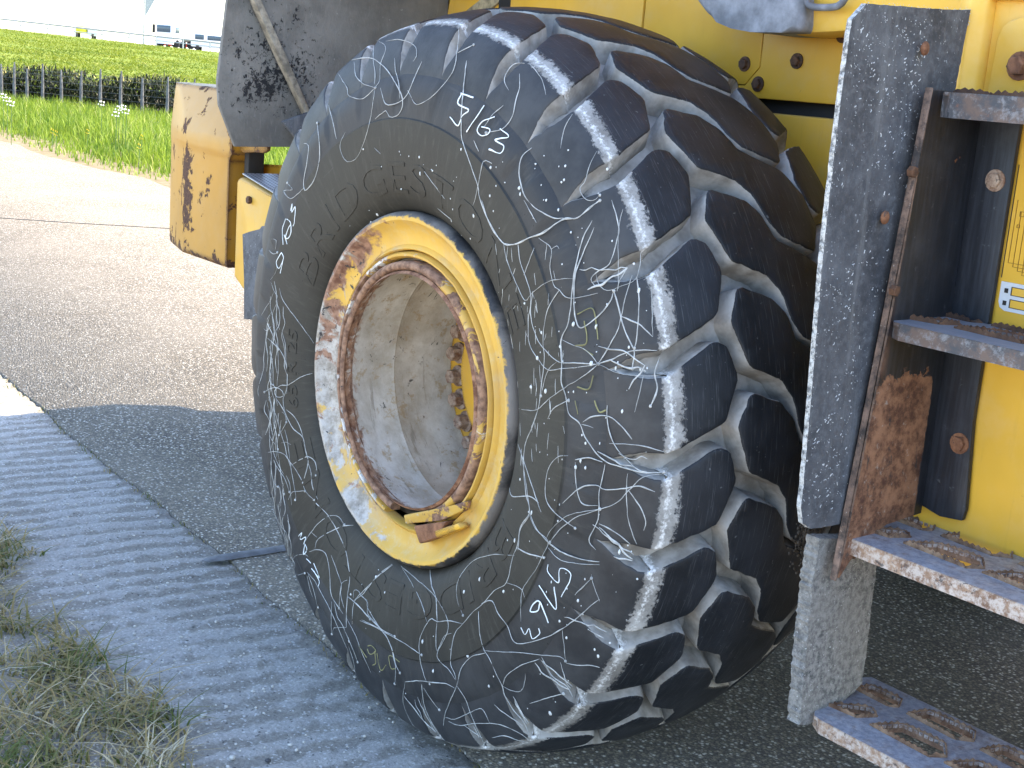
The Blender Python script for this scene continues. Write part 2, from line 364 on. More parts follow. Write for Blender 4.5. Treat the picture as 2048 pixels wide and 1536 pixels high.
def m_step_dark():
    k = N('worn_dark_step_steel'); n = k.noise(16, 6, .7); n2 = k.noise(60, 5, .75); up = k.up()
    c = k.mix(k.ramp(n, .42, .60), (.05, .055, .065), (.12, .085, .07)); c = k.mix(k.ramp(n2, .48, .68, 0, .75), c, (.22, .23, .25))
    c = k.mix(k.ramp(k.noise(11, 6, .72), .60, .66, 0, .8), c, (.24, .10, .05))
    c = k.mix(k.math('MULTIPLY', k.ramp(up, .6, .95), .7), c, (.25, .27, .32))
    return k.done(c, .65, k.bump(k.math('ADD', n, n2), .5, .002))
def m_strap():
    k = N('dust_caked_rubber'); n = k.noise(70, 6, .75); n2 = k.noise(9, 5, .65)
    c = k.mix(k.ramp(n, .35, .62), (.07, .075, .08), (.33, .325, .31)); c = k.mix(k.ramp(n2, .3, .7, 0, .5), c, (.30, .285, .255))
    c = k.mix(k.ramp(k.noise(190, 3, .6), .64, .7, 0, .9), c, (.60, .61, .61))
    return k.done(c, .95, k.bump(k.math('ADD', n, k.noise(200, 3)), .9, .005))
def m_asphalt():
    k = N('asphalt_aggregate'); v = k.co(); cell = k.vor(125, v, out=1); d = k.vor(125, v); n = k.noise(1.1, 5, .6); f2 = k.noise(260, 3, .7)
    g = k.sep(cell, 0)
    c = k.mix(k.ramp(g, .1, .9), (.135, .120, .100), (.30, .258, .196))
    c = k.mix(k.ramp(g, .84, .92), c, (.62, .58, .51)); c = k.mix(k.ramp(d, .30, .62, 0, .7), c, (.065, .062, .06))
    c = k.mix(k.ramp(n, .3, .7, 0, .35), c, (.25, .225, .19)); c = k.mix(k.ramp(f2, .55, .75, 0, .3), c, (.28, .27, .25))
    yy = k.sep(v, 1); far = k.math('ADD', yy, k.math('MULTIPLY', k.math('SUBTRACT', n, .5), 1.6)); c = k.mix(k.ramp(far, 3.5, 5.2, 0, .05), c, (.34, .29, .22))
    return k.done(c, 1.0, k.bump(k.math('SUBTRACT', k.math('MULTIPLY', f2, .4), d), .7, .005), spec=.06)
def m_concrete():
    k = N('ribbed_concrete'); g = k.attr('dirt'); n = k.noise(14, 6, .7); n2 = k.noise(120, 4, .75); n3 = k.noise(2.5, 4, .6)
    c = k.mix(k.ramp(n2, .3, .7), (.245, .238, .218), (.375, .365, .34))
    dm = k.math('ADD', g, k.math('MULTIPLY', k.math('SUBTRACT', n, .5), 1.1)); f = k.ramp(dm, .30, .72, 0, .95)
    c = k.mix(f, c, k.mix(k.ramp(n2, .35, .7), (.175, .163, .138), (.275, .26, .228)))
    c = k.mix(k.ramp(k.noise(7, 5, .7), .66, .74, 0, .6), c, (.10, .105, .05))
    sp = k.vor(190, out=1); s0 = k.sep(sp, 0); c = k.mix(k.ramp(s0, .93, .97, 0, .7), c, (.50, .50, .48)); c = k.mix(k.ramp(s0, .03, .0, 0, .8), c, (.05, .05, .05))
    return k.done(c, .92, k.bump(k.math('ADD', n2, n), .7, .005), spec=.25)
def m_tint(name, a, b, rough=.6, trans=.3, c3=None):
    """leaf or blade colour by the 'tint' value stored per blade, with light passing through"""
    k = N(name); t = k.attr('tint'); c = k.mix(k.ramp(t, .0, .6), a, b)
    if c3: c = k.mix(k.ramp(t, .72, .78), c, c3)
    k.done(c, rough, spec=.25)
    if trans:
        tr = k.n('ShaderNodeBsdfTranslucent'); k.l(c, tr.inputs[0]); mx = k.n('ShaderNodeMixShader'); mx.inputs[0].default_value = trans
        out = [q for q in k.t.nodes if q.type == 'OUTPUT_MATERIAL'][0]
        k.l(k.b.outputs[0], mx.inputs[1]); k.l(tr.outputs[0], mx.inputs[2]); k.l(mx.outputs[0], out.inputs[0])
    return k.m
def m_ground(name, a, b, c3, sc=3.0):
    k = N(name); n = k.noise(sc, 6, .65); n2 = k.noise(sc*14, 5, .7)
    c = k.mix(k.ramp(n, .35, .65), a, b); c = k.mix(k.ramp(n2, .5, .7, 0, .8), c, c3)
    return k.done(c, .95, k.bump(n2, .8, .02), spec=.2)

MT = dict(tread=m_rubber_tread(), side=m_rubber_side(),
    yel=m_yellow('yellow_machine_paint', .16, .22, edge=.0),
    yelpanel=m_yellow('yellow_body_panel', .10, .30, edge=.0, base=(.80, .47, .055), dustcol=(.74, .52, .22)),
    yelchip=m_yellow('chipped_yellow_casting', 1.09, .30, base=(.46, .235, .02), band=(-2.19, .10, .825), edge=.03, dustcol=(.40, .26, .11), scale=14),
    yelbit=m_yellow('chipped_yellow_bracket', .7, .25, edge=.02),
    flange=m_flange(), lock=m_rim('lock_ring_paint', .62, .40), barrel=m_barrel(),
    rust=m_rust('rusty_steel'), rustring=m_rim('flaking_ring_paint', 1.0, .46), rustdark=m_rust('dark_rusty_bolt', (.04, .02, .013), (.15, .075, .04), dust=.1),
    bolt=m_rust('worn_bolt_head', (.14, .06, .03), (.42, .33, .26), rough=.6, dust=.5, sc=60),
    mud=m_mud(), flap=m_flap(), fray=m_frayed(), steelp=m_black_steel('black_bracket_paint', True), steel=m_black_steel('black_steel_paint', False),
    step=m_step(), stepd=m_step_dark(), strap=m_strap(), asphalt=m_asphalt(), concrete=m_concrete(),
    dusty=m_plain('dusty_grey_cover', (.24, .25, .28), .7, .25, 14, bump=.4), gap=m_plain('black_seal', (.012, .012, .013), .7),
    under=m_plain('dark_underframe', (.02, .019, .018), .8), strand=m_plain('dried_white_paint', (.40, .41, .40), .8, .2, 60),
    drop=m_plain('white_paint_spot', (.60, .62, .61), .7, .05), chalk=m_plain('white_marker', (.74, .80, .82), .7, .05),
    chalky=m_plain('faded_yellow_marker', (.20, .19, .085), .8, .2), fleck=m_plain('pale_fleck', (.50, .52, .53), .8, .1),
    white=m_plain('white_vehicle_paint', (.78, .78, .78), .4, .03), red=m_plain('red_paint', (.60, .03, .02), .4, .1),
    glass=m_plain('dark_window_glass', (.06, .09, .11), .12, .1, bump=0), tyre=m_plain('plain_tyre', (.02, .02, .02), .8),
    galv=m_plain('galvanised_steel', (.34, .35, .37), .45, .1, metal=.3), post=m_plain('grey_fence_post', (.13, .13, .13), .8, .2),
    lemon=m_plain('lemon_truck_paint', (.72, .58, .03), .4, .05), lamp=m_plain('tinted_sticker', (.62, .65, .68), .4, .05), ink=m_plain('black_ink', (.02, .02, .02), .5),
    stone=m_plain('pale_stone', (.50, .48, .43), .8, .15, 40, bump=.4), stoned=m_plain('dark_stone', (.05, .05, .055), .7, .3, 40, bump=.5),
    edge=m_rust('worn_bracket_edge', (.03, .026, .025), (.24, .16, .12), dust=.5, sc=34),
    rimrust=m_rust('rusty_step_teeth', (.10, .05, .028), (.33, .21, .13), dust=.35, sc=40),
    joint=m_plain('rubber_joint_strip', (.12, .125, .135), .7, .2, 20, bump=.3))
# ------------------------------------------------------------------ the ground
def edge_y(x): return .135-.048*x+.010*math.sin(x*3.1)+.006*math.sin(x*9.7+1)
def grid_mesh(name, x0, x1, y0, y1, nx, ny, zf):
    xs = np.linspace(x0, x1, nx); ys = np.linspace(y0, y1, ny); v = [(x, y, zf(x, y)) for x in xs for y in ys]
    i = np.arange(nx*ny).reshape(nx, ny); q = np.stack([i[:-1, :-1], i[1:, :-1], i[1:, 1:], i[:-1, 1:]], -1).reshape(-1, 4)
    return big_mesh(name, v, q, True)
m_soil = m_ground('roadside_soil', (.105, .085, .055), (.15, .125, .085), (.08, .09, .035), 5)
g = link('ground', big_mesh('ground', [(-900, -900, -.03), (900, -900, -.03), (900, 900, -.03), (-900, 900, -.03)], [(0, 1, 2, 3)]), m_soil); tag(g, 'bare earth and turf all round the road', kind='structure')
# carriageway: one sheet, its near edge following the concrete strip
xs = np.concatenate([np.linspace(-60, -6, 60), np.linspace(-5.9, 4, 160), np.linspace(4.2, 30, 30)]); v = []; q = []
for i, x in enumerate(xs):
    e = edge_y(x); far = 4.82+.10*math.sin(x*1.3)+.06*math.sin(x*4.1)
    v += [(x, e, -.028), (x, e, 0.0), (x, (e+far)/2, .0), (x, far, 0.0), (x, far, -.03)]
    if i:
        for k in range(4): q.append((5*(i-1)+k, 5*i+k, 5*i+k+1, 5*(i-1)+k+1))
ROAD = link('road', big_mesh('road', v, np.array(q)), MT['asphalt']); tag(ROAD, 'grey asphalt carriageway, sunlit beyond the machine and shaded beneath it', kind='structure')
# flexible strip laid in the cross joint of the road
prism('joint_strip', [(-1.252, .145, .001), (-1.252, .2, .002), (-1.22, 1.2, .002), (-1.175, 1.2, .002), (-1.20, .2, .002), (-1.208, .135, .001), (-1.232, .115, .001)], (0, 0, .003), MT['joint'], ROAD, bev=.001)
prism('sealed_crack', [(-10.2, 1.1, .001), (-9.2, 2.6, .001), (-8.1, 4.6, .001), (-8.08, 4.6, .001), (-9.18, 2.6, .001), (-10.18, 1.1, .001)], (0, 0, .003), MT['gap'], ROAD)
# ribbed concrete strip along the near edge
nxg, nyg = 1500, 90
X = np.linspace(-9, 2.2, nxg)[:, None]; T = np.linspace(0, 1, nyg)[None, :]
EY = .135-.048*X+.010*np.sin(X*3.1)+.006*np.sin(X*9.7+1)-.004; Y = EY+(-.86-EY)*T; X2 = X+0*Y
def fbm(a, b, s, o=0.0):
    out = np.zeros_like(a)
    for k in range(4):
        f = s*2**k; out += np.sin(a*f*1.0+1.7*np.sin(b*f*.83+k+o)+k*2.1+o)*np.cos(b*f*1.13+1.3*np.sin(a*f*.71+2*k)+o)/2**k
    return out
PER = .094
phs = (X2-.10*Y)/PER*2*math.pi+1.1*fbm(X2, Y, 2.6)+.5*fbm(X2, Y, 12, 2)
rib = np.sin(phs); amp = .45+.55*np.clip(.9*fbm(X2, Y, 2.9, 4)+.45, 0, 1)
Z = -.010+.0030*amp*np.sign(rib)*np.abs(rib)**.7+.0020*fbm(X2, Y, 23, 1)+.0013*fbm(X2, Y, 71, 3)+RNG.normal(0, .0008, Y.shape)
Z = np.minimum(Z, -.002)
dirt = np.clip(.48-.55*rib*amp+.28*fbm(X2, Y, 4.0, 6)+.25*fbm(X2, Y, 31, 2), 0, 1); ed = np.clip(1-np.abs(Y-EY)/.05, 0, 1); dirt = np.clip(dirt+.7*ed+np.clip((-.36-Y)/.12, 0, 1), 0, 1)
i = np.arange(nxg*nyg).reshape(nxg, nyg); q = np.stack([i[:-1, :-1], i[:-1, 1:], i[1:, 1:], i[1:, :-1]], -1).reshape(-1, 4)
cm = big_mesh('concrete_strip', np.stack([X2, Y, Z], -1).reshape(-1, 3), q, True); fattr(cm, 'dirt', dirt.ravel())
CONC = link('concrete_strip', cm, MT['concrete']); tag(CONC, 'ribbed grey concrete edge strip beside the asphalt', kind='structure')

# unseen pale paving added beyond the grass to bounce sunlight onto the machine
v = []; q = []
for i, x in enumerate(np.linspace(-40, 30, 71)):
    a = -1.62+.05*math.sin(x*1.7)+.04*math.sin(x*5.3); v += [(x, a, -.03), (x, a-.03, -.012), (x, -30, -.012)]
    if i:
        for k in range(2): q.append((3*(i-1)+k, 3*(i-1)+k+1, 3*i+k+1, 3*i+k))
o = link('bounce_yard', big_mesh('bounce_yard', v, np.array(q)), m_plain('pale_bounce_paving', (.46, .42, .36), .9, .12, 6, bump=.3)); tag(o, 'unseen pale paving added to bounce sunlight onto the machine', kind='structure')

# ------------------------------------------------------------------ blades
def blades(name, base, height, width, bend, tint, mat_, nseg=3, lean=None):
    """many tapering curved blades as one mesh. base (n,3), height (n,), width (n,), bend (n,)"""
    n = len(base); az = RNG.uniform(0, 2*math.pi, n); d = np.stack([np.cos(az), np.sin(az), np.zeros(n)], 1)
    if lean is not None: d = d*.8+np.array(lean); d /= np.linalg.norm(d, axis=1)[:, None]
    wa = az+math.pi/2+RNG.normal(0, .5, n); w = np.stack([np.cos(wa), np.sin(wa), np.zeros(n)], 1)
    V = []
    for k in range(nseg+1):
        t = k/nseg; c = base+d*(bend*height*t*t)[:, None]; c[:, 2] += height*t*(1-.35*np.minimum(bend, 1.2)*t)
        wd = width*(1-t**1.5)*.5+.0004
        V += [c-w*wd[:, None], c+w*wd[:, None]]
    V = np.stack(V, 1); o = np.arange(n)*(2*(nseg+1)); q = []
    for k in range(nseg): q.append(np.stack([o+2*k, o+2*k+1, o+2*k+3, o+2*k+2], 1))
    me = big_mesh(name, V.reshape(-1, 3), np.concatenate(q), True); fattr(me, 'tint', np.repeat(tint, 2*(nseg+1))); me.materials.append(mat_); return me
# near grass at the concrete's edge, lower left of the view
gm = m_tint('verge_blade', (.09, .12, .026), (.33, .255, .115), .65, .3, (.52, .46, .32))
def near_edge(x): return -.40-.05*math.sin(x*4.6+.7)-.035*math.sin(x*11+2)-.02*math.sin(x*27) + (.10 if -1.75 < x < -1.5 else 0)
B = []
while len(B) < 30000:
    x = random.uniform(-3.6, 1.2); y = random.uniform(-1.5, -.28); e = near_edge(x); dd_ = e-y
    cl = mnoise.noise(Vector((x*4, y*4, 1.3)))
    if dd_ < 0 or (dd_ < .10 and random.random() > .25+dd_*7) or cl < -.42 or random.random() > .8+.5*cl: continue
    if math.hypot(x+.68, y+.66) < .05: continue
    B.append((x, y, -.012))
B = np.array(B); n = len(B); tw = np.array([mnoise.noise(Vector((b[0]*5, b[1]*5, 9))) for b in B])
g1 = link('verge_grass', blades('verge_grass', B, RNG.uniform(.025, .095, n), RNG.uniform(.003, .0075, n), RNG.uniform(.5, 2.2, n), np.clip(.45-tw*.55+RNG.normal(0, .22, n), 0, 1), gm)); tag(g1, 'tangled dry and green grass at the concrete edge', kind='stuff')
# thin weeds along the seam between asphalt and concrete
B = []
for k in range(520):
    x = random.uniform(-4, .4); 
    if mnoise.noise(Vector((x*5, 0, 4))) < -.05 and random.random() < .85: continue
    B.append((x, edge_y(x)-abs(random.gauss(0, .018)), -.008))
B = np.array(B); n = len(B)
g2 = link('seam_weeds', blades('seam_weeds', B, RNG.uniform(.006, .022, n), RNG.uniform(.002, .004, n), RNG.uniform(.3, 1.6, n), RNG.uniform(0, .6, n), gm)); tag(g2, 'tiny weeds and moss along the seam of asphalt and concrete', kind='stuff')
# loose grit
def rock(bm, c, r, rs):
    t = bmesh.ops.create_icosphere(bm, subdivisions=1, radius=1.0)
    s = [r*random.uniform(.7, 1.3), r*random.uniform(.7, 1.3), r*random.uniform(.45, .8)]; a = random.uniform(0, 6.28)
    for v in t['verts']:
        k = 1+.25*mnoise.noise(v.co*2+Vector((rs, 0, 0))); x, y, z = v.co*k; x, y = x*s[0], y*s[1]
        v.co = Vector((c[0]+x*math.cos(a)-y*math.sin(a), c[1]+x*math.sin(a)+y*math.cos(a), c[2]+z*s[2]))
bm = bmesh.new()
for k in range(420):
    x = random.uniform(-3.2, .7); y = random.uniform(-.5, edge_y(x)); r = random.choice((.0022, .003, .004, .005)); rock(bm, (x, y, -.004+r*.2), r, k)
g3 = link('grit', from_bm('grit', bm, True), MT['stone']); tag(g3, 'fine pale grit scattered over the ribbed concrete', kind='stuff')
for px, r, mt, lab in (((77, 1424), .012, 'stone', 'white pebble lying in the grass tuft'), ((340, 1420), .012, 'stoned', 'dark flat stone on the concrete near the grass'), ((407, 1427), .008, 'stone', 'small tan pebble right of the dark stone'), ((465, 1511), .009, 'stone', 'rounded white pebble near the bottom edge'), ((536, 1516), .008, 'stoned', 'small black stone right of the white pebble'), ((406, 1392), .006, 'stone', 'tiny pale pebble just above the tan one')):
    p = on(px, 2, .004); bm = bmesh.new(); rock(bm, (0, 0, 0), r, r*900)
    o = link('pebble', from_bm('pebble', bm, True), MT[mt], None, (p[0], p[1], -.006+r*.55)); tag(o, lab, 'pebble', 'pebbles by the grass')
# ------------------------------------------------------------------ the wheel loader and its near rear wheel
LOADER = empty('wheel_loader', (0, 0, 0))
tag(LOADER, 'yellow wheel loader whose huge paint-spattered rear tyre and rusty steps fill the picture', 'wheel loader')
HUB = .84; RC, RS, TY0, TW = .855, .800, .045, .57; YC = TY0+TW/2
NP = 27; PD = 360.0/NP
def rad(y):
    u = (y-YC)/(TW/2); return RC-(RC-RS)*abs(u)**2.2
SKIRT = [(.800, .045), (.790, .033), (.776, .024), (.760, .016), (.735, .0055), (.712, -.0015), (.695, -.0055), (.672, -.0085)]   # (r, y) down the shoulder
_sl = [0.0]
for a, b in zip(SKIRT, SKIRT[1:]): _sl.append(_sl[-1]+math.dist(a, b))
def block_map(v):
    """profile point and outward normal (r, y, nr, ny) for across-tread coordinate v; below TY0 it runs down the shoulder"""
    if v >= TY0:
        y = min(v, TY0+TW); r = rad(y); e = .004
        s = (rad(min(y+e, TY0+TW))-rad(max(y-e, TY0)))/(2*e); n = Vector((1.0, -s)).normalized(); return r, y, n.x, n.y
    d = TY0-v
    for i in range(len(_sl)-1):
        if d <= _sl[i+1] or i == len(_sl)-2:
            t = (d-_sl[i])/(_sl[i+1]-_sl[i]); (r0, y0), (r1, y1) = SKIRT[i], SKIRT[i+1]
            r = r0+(r1-r0)*t; y = y0+(y1-y0)*t; tx = Vector((r1-r0, y1-y0)).normalized(); return r, y, -tx.y*1.0, tx.x*1.0
def resample(poly, st):
    out = []
    for i in range(len(poly)):
        a = np.array(poly[i]); b = np.array(poly[(i+1) % len(poly)]); n = max(1, int(np.linalg.norm(b-a)/st))
        for k in range(n): out.append(a+(b-a)*k/n)
    return out
def round_corners(poly, r):
    out = []; n = len(poly)
    for i in range(n):
        p = np.array(poly[i]); a = np.array(poly[i-1])-p; b = np.array(poly[(i+1) % n])-p
        la, lb = np.linalg.norm(a), np.linalg.norm(b); t = min(r, la*.4, lb*.4)
        A = p+a/la*t; B = p+b/lb*t
        for q in (0, .5, 1): out.append((1-q)**2*A+2*q*(1-q)*p+q*q*B)
    return out
def offset(P, d):
    n = len(P); out = []
    for i in range(n):
        a = P[i]-P[i-1]; b = P[(i+1) % n]-P[i]
        na = np.array([a[1], -a[0]])/(np.linalg.norm(a)+1e-9); nb = np.array([b[1], -b[0]])/(np.linalg.norm(b)+1e-9)
        m = na+nb; m /= (np.linalg.norm(m)+1e-9); out.append(P[i]+m*d)
    return out
def block_mesh(name, poly, seed, flip=False, clamp=None, grid=.022, grow=.002):
    """one tread block: rounded top, sloping flanks. poly: (degrees, v). clamp: rotation angle for the blocks squashed on the road"""
    rs = np.random.default_rng(seed)
    P = [(math.radians(t)*RC, v) for t, v in poly]
    ar = sum(P[i][0]*P[(i+1) % len(P)][1]-P[(i+1) % len(P)][0]*P[i][1] for i in range(len(P)))
    if ar < 0: P = P[::-1]
    P = round_corners(P, .008); P = resample(P, .013)
    P = [p+rs.normal(0, .0008, 2) for p in P]
    g_ = grow
    rings = [(offset(P, g_-.0015), 0.0), (offset(P, g_+.001), -.0013), (offset(P, g_+.003), -.006), (offset(P, g_+.009), -.055)]
    bm = bmesh.new(); rv = [[bm.verts.new((p[0], p[1], h)) for p in ring] for ring, h in rings]
    bm.faces.new(rv[0])
    n = len(P)
    for a, b in zip(rv, rv[1:]):
        for i in range(n): bm.faces.new((a[i], b[i], b[(i+1) % n], a[(i+1) % n]))
    s0 = min(p[0] for p in P); s1 = max(p[0] for p in P); v0 = min(p[1] for p in P); v1 = max(p[1] for p in P)
    for ax, lo, hi in ((0, s0, s1), (1, v0, v1)):
        k = lo+grid*.6
        while k < hi:
            bmesh.ops.bisect_plane(bm, geom=bm.verts[:]+bm.edges[:]+bm.faces[:], plane_co=(k, 0, 0) if ax == 0 else (0, k, 0), plane_no=(1, 0, 0) if ax == 0 else (0, 1, 0)); k += grid
    bmesh.ops.triangulate(bm, faces=[f for f in bm.faces if len(f.verts) > 4])
    bm.verts.index_update(); dust = []; sidev = []; palev = []
    for v in bm.verts:
        s, vv, h = v.co
        d = min(1.0, max(0.0, (-h-.0018)/.0042))*1.7; pl = 0.0
        if vv < TY0+.055 and not flip:
            e = (vv-TY0)
            pl = max(1.22-max(0, e-.003)/.040-max(0, -e-.002)/.012, 0)
        dust.append(d); palev.append(pl); sidev.append(1.0 if (vv < TY0-.006 and not flip) else 0.0)
        r, y, nr, ny = block_map(vv); hh = h*(1.0 if vv >= TY0 else max(.25, 1-(TY0-vv)/.14))
        hh += .0009*mnoise.noise(Vector((s*22+seed, vv*22, 0))) if h > -.01 else 0
        r += nr*hh; y += ny*hh; th = s/RC
        if flip: th, y = -th, 2*YC-y
        v.co = Vector((r*math.cos(th), y, r*math.sin(th)))
        if clamp is not None:
            c, sn = math.cos(clamp), math.sin(clamp); z = v.co.x*sn+v.co.z*c
            if z < -HUB+.003:
                x = v.co.x*c-v.co.z*sn; z = -HUB+.003+.02*(z+HUB-.003); v.co.x = x*c+z*sn; v.co.z = -x*sn+z*c
    me = from_bm(name, bm, True, 40); fattr(me, 'dust', dust); fattr(me, 'side', sidev); fattr(me, 'pale', palev); me.materials.append(MT['tread']); return me
# carcass: sidewall, groove floor, far sidewall
SIDE = [(.385, .060), (.395, .036), (.402, .020), (.415, .006), (.432, -.004), (.455, -.013), (.485, -.019), (.520, -.0235), (.555, -.0262), (.585, -.0272), (.596, -.0272), (.599, -.0235), (.612, -.0232), (.64, -.020), (.665, -.0145), (.688, -.008)]
SURF = SIDE[1:-4]+[(.612, -.0240), (.630, -.0262), (.660, -.0215), (.676, -.0165), (.688, -.0098), (.70, -.0055), (.715, -.0012), (.735, .0058), (.760, .0165), (.776, .0245), (.790, .034), (.800, .046)]
prof = SIDE+[(.700, .004), (.716, .016), (.735, .034), (.754, .062), (.770, .10), (.786, .15), (.797, .21), (.802, .28), (.804, YC)]
prof = prof+[(r, 2*YC-y) for r, y in reversed(prof[:-1])]
PR = []
for a, b in zip(prof, prof[1:]):
    n = max(1, int(math.dist(a, b)/.016))
    for k in range(n): PR.append((a[0]+(b[0]-a[0])*k/n, a[1]+(b[1]-a[1])*k/n))
PR.append(prof[-1])
def sst(x, a, b):
    t = min(1, max(0, (x-a)/(b-a))); return t*t*(3-2*t)
SEG = NP*18; vv = []; dd = []
TH0 = 27.7                                        # angle of one near shoulder block's leading corner
for k in range(SEG):
    a = 2*math.pi*k/SEG; ph = ((math.degrees(a)-TH0) % PD)/PD
    for r, y in PR:
        near = y < YC; rr, yy = r, y
        if .615 < r < .700:
            # raised buttress pads between the shoulder lugs and the sidewall band
            w = sst(ph, .10, .13)*(1-sst(ph, .70, .73))*sst(r, .626, .633)*(1-sst(r, .674, .688))
            yy += (-.0058 if near else .0058)*w
        elif r <= .43 or r >= .70: pass
        rr += .0012*mnoise.noise(Vector((math.cos(a)*6, math.sin(a)*6, y*9)))
        vv.append((rr*math.cos(a), yy, rr*math.sin(a)))
        dd.append(sst(r, .70, .75)*.9 if (near or True) else 0)
n = len(PR); idx = np.arange(SEG*n).reshape(SEG, n); nx = np.roll(idx, -1, 0)
q = np.stack([idx[:, :-1], nx[:, :-1], nx[:, 1:], idx[:, 1:]], -1).reshape(-1, 4)
cm = big_mesh('tyre', vv, q[:, ::-1], True); cm.set_sharp_from_angle(angle=R(40)); fattr(cm, 'dust', dd); cm.materials.append(MT['side'])
TYRE = link('tyre', cm, None, LOADER, (0, 0, HUB)); TYRE['label'] = 'black lug tyre laced with dried white paint threads'
NEAR = [(1.95, -.086), (1.7, -.062), (.75, -.030), (.1, 0.0), (0, .045), (4.1, .14), (3.3, .165), (-.4, .181), (-5.8, .152), (-9.3, .048), (-9.4, 0.0), (-10.05, -.030), (-10.95, -.062), (-11.2, -.086)]
BAR = [(-3.0, .213), (-4.7, .285), (-6.6, .314), (-10.3, .334), (-11.4, .37), (-13.4, .437), (-16.5, .476), (-21.0, .482), (-24.6, .447), (-22.6, .36), (-20.8, .341), (-17.0, .322), (-14.4, .291), (-12.3, .215), (-6.8, .186)]
cache = {}
def place(kind, i):
    base = TH0+i*PD
    ang = {'near': base, 'bar': base, 'far': base-1.4}[kind]
    mid = {'near': -4, 'bar': -14, 'far': 4}[kind]
    low = math.sin(math.radians(ang+mid)) < -.955
    poly = {'near': NEAR, 'bar': BAR, 'far': NEAR}[kind]
    key = (kind, i if low else i % 3)
    if key not in cache:
        cache[key] = block_mesh('tread_block', poly, {'near': 1, 'bar': 2, 'far': 3}[kind]+(i % 3)*10,
                                flip=(kind == 'far'), clamp=math.radians(ang) if low else None, grid=.016 if kind == 'near' else .028, grow=.004 if kind == 'bar' else .0015)
    o = link('tread_block', cache[key], None, TYRE, (0, 0, 0), (0, -math.radians(ang), 0)); return o
for i in range(NP):
    for kind in ('near', 'bar', 'far'): place(kind, i)
# raised maker's lettering round the sidewall, top and bottom
def side_y(r):
    for (r0, y0), (r1, y1) in zip(SURF, SURF[1:]):
        if r0 <= r <= r1: return y0+(y1-y0)*(r-r0)/(r1-r0)
    return SURF[-1][1] if r > .7 else SURF[0][1]
def side_n(r):
    e = .003; s = (side_y(r+e)-side_y(r-e))/(2*e); v = Vector((s, -1.0)).normalized(); return v.x, v.y       # (nr, ny) outward
def ring_text(txt, mid_deg, r0, size, stretch, h, track=1.0, name='raised_lettering'):
    cu = bpy.data.curves.new('tmp', 'FONT'); cu.body = txt; cu.size = size; cu.align_x = 'CENTER'; cu.resolution_u = 3; cu.space_character = track
    to = bpy.data.objects.new('tmp', cu); COL.objects.link(to); bpy.context.view_layer.update()
    me = bpy.data.meshes.new_from_object(to.evaluated_get(bpy.context.evaluated_depsgraph_get()))
    bpy.data.objects.remove(to)
    bm = bmesh.new(); bm.from_mesh(me); bpy.data.meshes.remove(me)
    bmesh.ops.remove_doubles(bm, verts=bm.verts, dist=.0004)
    bmesh.ops.triangulate(bm, faces=bm.faces)
    bmesh.ops.subdivide_edges(bm, edges=[e for e in bm.edges if e.calc_length() > .03], cuts=1)
    ins = bmesh.ops.extrude_face_region(bm, geom=bm.faces[:])
    topv = {v for v in ins['geom'] if isinstance(v, bmesh.types.BMVert)}
    for v in bm.verts:
        th = math.radians(mid_deg)-v.co.x*stretch/r0; r = r0+v.co.y; nr, ny = side_n(r); hh = h if v in topv else -.002
        v.co = Vector(((r+nr*hh)*math.cos(th), side_y(r)+ny*hh, (r+nr*hh)*math.sin(th)))
    me = from_bm(name, bm); fattr(me, 'dust', [.12]*len(me.vertices)); me.materials.append(MT['side'])
    return link(name, me, None, TYRE)
for m in (93, 273): ring_text('BRIDGESTONE', m, .438, .098, 1.50, .0014, 1.05)
ring_text('65 R 25', 186, .46, .052, 1.2, .0016)['kind'] = 'stuff'
# ------------------------------------------------------------------ rim
RIM = lathe('rim', [(.262, .006), (.268, .012), (.271, .03), (.278, .06), (.288, .10), (.2885, .155), (.2855, .162), (.2885, .169), (.289, .25), (.287, .36), (.29, .62), (.36, .64), (.37, .62), (.35, .60), (.31, .58), (.305, .08), (.300, .05), (.292, .035)], 128, MT['barrel'], LOADER, (0, 0, HUB))
RIM['label'] = 'dished wheel rim with dusty grey barrel and rust-eaten yellow edge'
lathe('rim_flange', [(.355, .070), (.378, .066), (.392, .050), (.3985, .030), (.399, .014), (.395, .003), (.388, -.003), (.380, -.002), (.374, .004), (.366, .014), (.355, .021), (.340, .026), (.327, .027), (.321, .020), (.317, .018), (.314, .022), (.313, .045), (.330, .060)], 160, MT['flange'], RIM, closed=True)
bmr = bmesh.new()
def arc_ring(prof_, a0, a1, n=140):
    bm = bmesh.new(); rings = []
    for k in range(n+1):
        a = math.radians(a0+(a1-a0)*k/n); w = 1+.004*mnoise.noise(Vector((math.cos(a)*5, math.sin(a)*5, 3)))
        rings.append([bm.verts.new((r*w*math.cos(a), y+.002*mnoise.noise(Vector((math.cos(a)*9, math.sin(a)*9, 8))), r*w*math.sin(a))) for r, y in prof_])
    m = len(prof_)
    for A, B in zip(rings, rings[1:]):
        for i in range(m): bm.faces.new((A[i], A[(i+1) % m], B[(i+1) % m], B[i]))
    bm.faces.new(rings[0]); bm.faces.new(list(reversed(rings[-1]))); return bm
link('lock_ring', from_bm('lock_ring', arc_ring([(.297, .040), (.297, .020), (.301, .013), (.306, .012), (.310, .018), (.311, .040)], -70, 258), True, 40), MT['lock'], RIM)
link('retaining_ring', from_bm('retaining_ring', arc_ring([(.271, .034), (.270, .016), (.272, .009), (.277, .006), (.284, .007), (.289, .012), (.291, .034)], -62, 264), True, 50), MT['rustring'], RIM)
